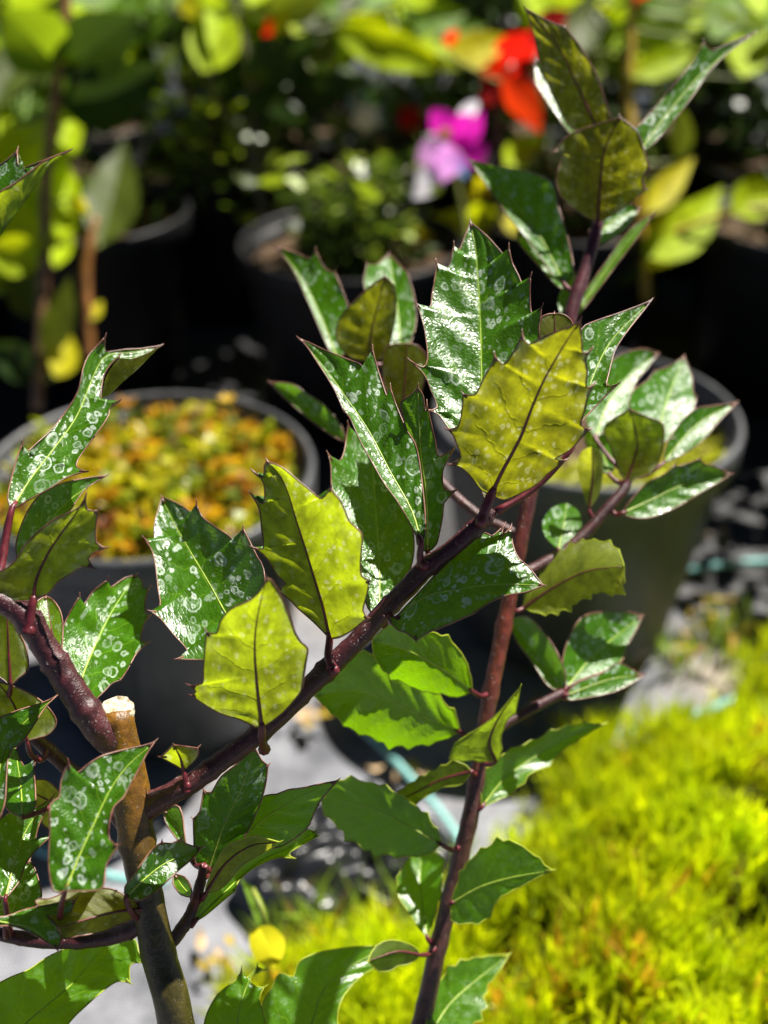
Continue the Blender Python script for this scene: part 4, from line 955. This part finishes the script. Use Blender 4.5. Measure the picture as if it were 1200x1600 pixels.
lf([(515, 998), (505, 950), (490, 900), (478, 860), (462, 810), (450, 770), (437, 742), (418, 721)],
   [(508, 990), (488, 970), (465, 950), (450, 935), (432, 921, S), (446, 912), (432, 898), (421, 878), (411, 866), (393, 855, S), (411, 857), (408, 820), (405, 795), (393, 773, S), (411, 787), (412, 755), (396, 737, S), (411, 747), (413, 728)],
   [(530, 996), (550, 985), (566, 972), (575, 966, S), (567, 954), (573, 930), (577, 908, S), (565, 900), (563, 880), (566, 842), (561, 829), (546, 815), (540, 800), (530, 780), (521, 770), (517, 762, S), (503, 779), (488, 769), (465, 750), (440, 730)],
   300, 291, .0, -.8, side='B', pet=[(513, 1025, 298), (519, 1044, 297)], petr=.0012, label='folded leaf underside, one half shaded')
lf([(658, 848), (643, 797), (610, 738), (577, 675), (541, 622), (505, 572), (467, 529)],
   [(652, 840), (625, 790), (600, 755), (580, 720), (563, 690), (546, 652), (537, 643, S), (520, 605), (495, 565), (479, 541)],
   [(664, 835), (664, 800), (660, 760), (655, 720), (648, 692), (637, 675), (628, 655), (617, 628), (610, 606, S), (606, 622), (595, 592), (587, 566), (582, 545, S), (572, 574), (561, 568), (545, 562), (510, 548), (482, 535)],
   295, 315, -.9, .1, pet=[(656, 868, 296), (658, 884, 298)], petr=.0010, label='narrow leaf covered with pale water marks')
lf([(592, 968), (593, 900), (590, 840), (586, 780), (582, 720), (578, 672)],
   [(575, 950), (560, 900), (540, 850), (526, 800), (518, 760), (517, 730), (513, 710, S), (529, 722), (538, 705), (541, 685), (544, 664, S), (552, 678), (563, 680)],
   [(622, 930), (641, 890), (647, 850), (640, 800), (622, 760), (602, 715)], 306, 330, -.3, -.1, pet=[(600, 975, 303)])
lf([(668, 862), (667, 785), (657, 700), (653, 606)], [(652, 850), (650, 780), (641, 700), (630, 650), (627, 628), (642, 617)],
   [(682, 850), (692, 805), (694, 786), (713, 766, S), (695, 765), (692, 735), (709, 702, S), (686, 713), (680, 690), (672, 655), (667, 632, S), (664, 642), (661, 618)], 312, 308, .05, .05, mat='holly_clean')
lf([(762, 790), (754, 690), (752, 580), (750, 500), (744, 400), (735, 347)],
   [(742, 742), (716, 686), (700, 668), (684, 647), (666, 641, S), (683, 637), (673, 610), (663, 586), (641, 564, S), (661, 574), (668, 560), (664, 520), (657, 492), (650, 474, S), (671, 481), (675, 460), (680, 430), (682, 411, S), (690, 423), (701, 415), (709, 384, S), (712, 397), (719, 388), (726, 370)],
   [(792, 722), (820, 660), (836, 600), (842, 550), (842, 522), (846, 480, S), (831, 490), (828, 455), (829, 432, S), (818, 446), (810, 430), (800, 410), (795, 387, S), (791, 402), (780, 390), (762, 370), (748, 358)],
   301, 322, -.16, -.38, pet=[(764, 800, 301)], label='largest upright leaf, its surface crazed with dried droplets')
lf([(768, 772), (783, 740), (802, 705), (815, 680), (830, 640), (847, 600), (866, 565), (887, 530), (906, 502)],
   [(752, 766), (736, 745), (719, 730), (704, 726, S), (720, 714), (713, 692), (708, 679), (699, 671, S), (716, 666), (722, 640), (724, 616, S), (742, 617), (756, 590), (768, 570), (773, 556, S), (785, 569), (796, 560), (805, 545), (816, 522, S), (825, 538), (850, 526), (882, 514)],
   [(787, 781), (815, 770), (840, 756), (856, 740), (862, 736), (884, 719, S), (867, 717), (890, 704), (903, 690), (921, 671, S), (908, 664), (914, 640), (918, 622), (928, 601, S), (916, 605), (918, 580), (915, 562), (923, 547, S), (911, 552), (909, 528)],
   297, 274, .1, .25, side='B', mat='holly_olive', pet=[(760, 792, 297), (752, 815, 298)], petr=.0016, label='olive leaf underside with a dark red rib', ribr=1.25)
lf([(895, 700), (906, 650), (926, 590), (957, 530), (1018, 469)], [(885, 670), (880, 620), (890, 560), (908, 515), (930, 502), (965, 490), (1000, 477)],
   [(902, 672), (912, 655), (930, 636), (950, 615), (966, 600, S), (948, 603), (952, 580), (960, 550), (970, 532), (985, 511), (1002, 490)], 300, 318, -.1, -.75, pet=[(840, 760, 301), (775, 800, 300)])
lf([(872, 570), (868, 535), (866, 490)], [(848, 548), (842, 515), (848, 494)], [(900, 545), (896, 508), (882, 492)], 312, 312, .0, .0, side='B', mat='holly_olive', pet=0, name='leaf')
lf([(617, 968), (665, 932), (720, 920), (780, 913), (849, 915)],
   [(632, 950), (660, 920), (685, 893), (720, 860), (755, 832), (768, 838), (788, 821, S), (783, 838), (798, 824, S), (801, 850), (810, 872), (826, 886), (840, 904)],
   [(604, 966, S), (622, 985), (634, 988), (650, 1001, S), (670, 988), (690, 980), (720, 967), (742, 957, S), (765, 941), (792, 930), (822, 925)],
   296, 294, .6, -.6, pet=[(608, 962, 298)], label='leaf hanging below the branch, streaked white')
# ---- lower leaves of the upright stem (behind the focus)
low = dict(mat='holly_low', edge='edge_pale', teeth=9, step=9)
lf([(718, 1143), (660, 1118), (600, 1092), (550, 1078), (492, 1088)], [(712, 1120), (685, 1090), (650, 1060), (600, 1030), (560, 1020), (525, 1040), (502, 1065)], [(690, 1156), (650, 1164), (610, 1163), (580, 1151), (545, 1136), (518, 1112)], 358, 340, -.45, .5, **low)
lf([(738, 1080), (700, 1052), (645, 1020), (582, 1000)], [(735, 1060), (726, 1030), (705, 1003), (680, 990), (640, 978), (605, 980)], [(715, 1089), (690, 1083), (660, 1079), (630, 1066), (600, 1046), (584, 1022)], 352, 330, -.2, .5, **low)
lf([(775, 1190), (765, 1160), (780, 1120), (813, 1074)], [(740, 1187), (705, 1184), (715, 1160), (745, 1140), (773, 1120), (796, 1094)], [(781, 1185), (785, 1140), (806, 1105)], 350, 340, .2, -.4, side='B', **low)
lf([(737, 1205), (690, 1218), (650, 1238), (596, 1264)], [(715, 1190), (680, 1205), (640, 1226)], [(720, 1226), (690, 1230), (660, 1248), (630, 1266)], 354, 359, .0, .0, side='B', **low)
lf([(752, 1262), (790, 1215), (840, 1180), (890, 1152), (946, 1131)], [(754, 1225), (773, 1190), (800, 1171), (830, 1160), (870, 1141), (905, 1132)], [(776, 1251), (802, 1236), (830, 1207), (850, 1200), (880, 1172), (917, 1147)], 358, 372, -.5, -.3, **low)
lf([(704, 1412), (750, 1386), (800, 1371), (863, 1360)], [(713, 1385), (730, 1350), (760, 1325), (795, 1314), (826, 1330), (850, 1351)], [(710, 1441), (746, 1441), (766, 1430), (777, 1405), (812, 1386), (842, 1370)], 352, 349, .05, .0, **low)
lf([(690, 1320), (640, 1292), (580, 1262), (503, 1243)], [(682, 1297), (652, 1262), (612, 1236), (562, 1220), (527, 1222)], [(662, 1336), (620, 1336), (570, 1325), (530, 1292), (505, 1265)], 352, 352, -.15, .15, **low)
lf([(668, 1466), (661, 1420), (656, 1370), (660, 1325)], [(655, 1450), (635, 1420), (621, 1393), (632, 1350)], [(676, 1440), (686, 1400), (691, 1360), (681, 1335)], 358, 372, -.2, -.2, **low)
lf([(668, 1625), (700, 1572), (740, 1535), (796, 1491)], [(668, 1582), (688, 1532), (712, 1510), (732, 1500), (765, 1494)], [(722, 1612), (752, 1580), (757, 1546), (781, 1515)], 354, 370, -.1, -.1, **low)
lf([(657, 1492), (620, 1487), (575, 1502)], [(645, 1478), (612, 1469), (588, 1480)], [(640, 1506), (612, 1510), (592, 1513)], 350, 342, .2, .2, side='B', **low)
lf([(470, 1680), (490, 1590), (515, 1535), (600, 1478)], [(415, 1640), (409, 1575), (424, 1545), (437, 1521), (458, 1526), (468, 1502), (500, 1488), (550, 1480)], [(530, 1660), (527, 1592), (535, 1560), (553, 1536, S), (572, 1520), (602, 1506, S)], 330, 348, -.15, -.3, mat='holly_low', edge='edge_pale', maxpet=.1)
lf([(362, 1680), (373, 1585), (388, 1535), (402, 1511)], [(322, 1660), (319, 1600), (335, 1561), (350, 1545), (368, 1532), (377, 1517, S), (384, 1529)], [(420, 1640), (413, 1592), (405, 1560), (413, 1543, S), (396, 1540), (391, 1526), (413, 1516, S)], 312, 322, .1, .1, mat='holly_low', edge='edge_pale', maxpet=.1)
# ---- right hand sprigs
mdl = dict(mat='holly_clean', step=8)
lf([(880, 1082), (850, 1042), (822, 1003), (794, 968)], [(856, 1071), (830, 1032), (808, 1002)], [(884, 1055), (868, 1015), (845, 983), (822, 963)], 370, 382, -.3, -.6, **mdl)
lf([(883, 1077), (920, 1032), (955, 1000), (1004, 962)], [(878, 1045), (884, 1010), (900, 975), (916, 961), (945, 956), (977, 956)], [(902, 1064), (935, 1052), (960, 1041), (973, 1030), (979, 1010), (991, 990)], 370, 390, -.35, -.2, **mdl)
lf([(884, 1087), (930, 1069), (965, 1059), (1006, 1055)], [(900, 1068), (940, 1052), (966, 1036), (985, 1045)], [(890, 1094), (930, 1088), (960, 1081), (987, 1068)], 368, 374, .3, -.4, **mdl)
lf([(972, 802), (1020, 780), (1070, 757), (1143, 741)], [(983, 785), (1010, 755), (1038, 741), (1055, 726, S), (1062, 728), (1094, 717, S), (1100, 724), (1122, 731)], [(990, 809), (1020, 808), (1060, 791), (1095, 770), (1126, 752)], 370, 378, -.3, -.4, **mdl)
lf([(978, 754), (990, 720), (996, 690), (985, 640)], [(968, 738), (954, 700), (943, 670), (962, 652)], [(1000, 746), (1022, 735), (1035, 702), (1036, 664), (1012, 652)], 374, 371, .0, -.1, side='B', **mdl)
lf([(1028, 695), (1035, 650), (1048, 610), (1069, 557)], [(1005, 668), (984, 650), (986, 615), (1012, 594), (1022, 580, S), (1046, 572)], [(1056, 682), (1081, 650), (1088, 622, S), (1083, 612), (1081, 588)], 380, 402, -.42, -.1, **mdl)
lf([(930, 685), (950, 630), (985, 585), (1029, 552)], [(914, 650), (929, 600), (960, 560), (1002, 545)], [(962, 662), (986, 640), (992, 600), (1012, 575)], 384, 404, -.2, -.3, **mdl)
lf([(1035, 725), (1070, 682), (1105, 652), (1152, 629)], [(1046, 685), (1082, 642), (1110, 635)], [(1064, 712), (1096, 690), (1122, 660)], 380, 392, -.2, -.5, **mdl)
lf([(872, 859), (880, 825), (886, 786)], [(852, 838), (848, 815), (864, 792)], [(894, 851), (908, 827), (905, 800)], 366, 376, -.45, -.1, mat='holly_clean', edge=None)
lf([(818, 950), (870, 915), (920, 892), (975, 885)], [(824, 925), (850, 895), (880, 862), (915, 846), (945, 848), (966, 861)], [(845, 958), (875, 954), (905, 938), (932, 925), (965, 927), (974, 906)], 366, 350, .5, -.5, side='B', mat='holly_young', edge='edge_pale', teeth=11, step=6)
lf([(920, 797), (926, 745), (924, 698)], [(911, 770), (901, 730), (909, 705)], [(937, 770), (943, 730), (938, 705)], 372, 366, .1, .3, side='B', mat='holly_young', edge=None)
lf([(952, 742), (940, 700), (928, 655)], [(935, 730), (914, 690), (916, 665)], [(962, 725), (956, 690), (945, 665)], 378, 392, -.4, -.2, **mdl)
# ---- top sprig
lf([(935, 206), (905, 140), (870, 70), (822, 13)], [(895, 202), (864, 150), (845, 100), (833, 50)], [(953, 190), (945, 155), (930, 112, S), (905, 70), (882, 42, S), (855, 32)], 388, 378, .0, -.1, side='B', mat='holly_olive', pet=[(938, 260, 388), (942, 300, 388)])
lf([(912, 215), (882, 170), (856, 130), (836, 92)], [(895, 213), (860, 167), (836, 130, S), (835, 115)], [(914, 196), (896, 157), (862, 112)], 394, 406, -.3, -.5, mat='holly_clean')
lf([(998, 238), (1045, 175), (1100, 112), (1180, 51)], [(990, 205), (1005, 190), (1040, 148), (1080, 100), (1100, 66, S), (1112, 78), (1140, 68)], [(1020, 226), (1060, 180), (1096, 130), (1110, 110), (1138, 82)], 384, 398, -.2, -.5, mat='holly_clean', pet=[(965, 300, 386), (942, 330, 386)])
lf([(934, 348), (938, 290), (945, 235), (968, 183)], [(910, 336), (880, 311), (869, 280), (878, 240), (864, 238, S), (886, 213), (915, 200), (948, 190)], [(965, 331), (992, 310), (1010, 296, S), (1003, 280), (1014, 262, S), (1008, 240), (995, 205)], 383, 378.5, .0, -.4, side='B', mat='holly_olive', ribr=1.2)
lf([(882, 445), (845, 372), (800, 312), (733, 250)], [(866, 432), (830, 382), (790, 332), (755, 282)], [(896, 425), (887, 372), (872, 322), (862, 285), (825, 268), (790, 262)], 384, 408, -.25, -.4, mat='holly_clean')
lf([(893, 455), (855, 405), (808, 362)], [(872, 448), (838, 410), (812, 380)], [(898, 425), (870, 388), (835, 365)], 388, 400, -.4, -.2, mat='holly_clean')
lf([(895, 498), (940, 432), (985, 372), (1022, 333)], [(905, 470), (945, 412), (985, 358)], [(908, 488), (955, 425), (1000, 365)], 382, 390, .4, -.4, mat='holly_low')
lf([(890, 505), (882, 475), (885, 440)], [(876, 490), (872, 465)], [(896, 485), (896, 460)], 378, 384, -.3, -.3, mat='holly_clean', edge=None)
lf([(925, 385), (950, 350), (1000, 325)], [(922, 360), (950, 330), (980, 318)], [(945, 380), (980, 355)], 392, 404, -.2, -.2, mat='holly_clean')
# ---- mid sprig
lf([(528, 562), (500, 492), (470, 432), (431, 386)], [(515, 548), (495, 503), (475, 457), (455, 416)], [(541, 545), (546, 492), (536, 456), (523, 425, S), (508, 420), (493, 392, S), (484, 404), (460, 394)], 386, 404, -.6, -.1, mat='holly_clean', pet=[(555, 590, 386), (582, 585, 386)])
lf([(578, 567), (580, 520), (590, 480), (601, 432)], [(546, 557), (526, 530), (529, 502), (545, 478, S), (556, 468), (580, 446)], [(602, 556), (613, 520), (619, 480), (615, 446)], 384, 377, .1, .2, side='B', mat='holly_olive')
lf([(626, 555), (623, 500), (616, 450), (608, 396)], [(606, 532), (596, 485), (574, 462, S), (568, 440), (574, 412, S), (588, 414)], [(641, 537), (650, 500), (646, 460), (636, 425, S), (628, 418)], 390, 410, -.35, -.1, mat='holly_clean')
lf([(628, 645), (632, 600), (636, 537)], [(610, 627), (599, 590), (599, 550), (614, 538)], [(651, 627), (663, 592), (667, 560), (652, 540)], 380, 377, .0, .0, side='B', mat='holly_olive')
lf([(542, 692), (500, 652), (470, 626), (421, 597)], [(531, 662), (506, 633), (480, 615), (455, 600)], [(520, 681), (480, 652), (450, 626)], 384, 392, -.5, -.3, mat='holly_clean', pet=[(580, 720, 384), (640, 720, 382)])

# ---- round leaved weed on the mat
wp = G(420, 1560, .0)
we = Plant('seedling', wp, 'lone weed with one round glowing yellow leaf beside the holly foot', 'weed')
we.stem(None, M['stalk'], 'stem', world=[(*wp, .0014), (*(wp * .5 + P(418, 1450, 420) * .5), .0012), (*P(415, 1440, 420), .001), (*P(395, 1390, 425), .0012)], n=20)
we.leaf([(405, 1448), (418, 1475), (428, 1512)], [(392, 1455), (390, 1480), (405, 1505)], [(425, 1447), (445, 1468), (442, 1495)], 418, 405, .1, .1, mat='bg_yellow', rib=False, edge=None, pet=0)
we.leaf([(412, 1445), (398, 1405), (375, 1370)], [(400, 1440), (385, 1400)], [(420, 1435), (408, 1400)], 420, 430, -.3, -.3, mat='bg_green', rib=False, edge=None, pet=0)
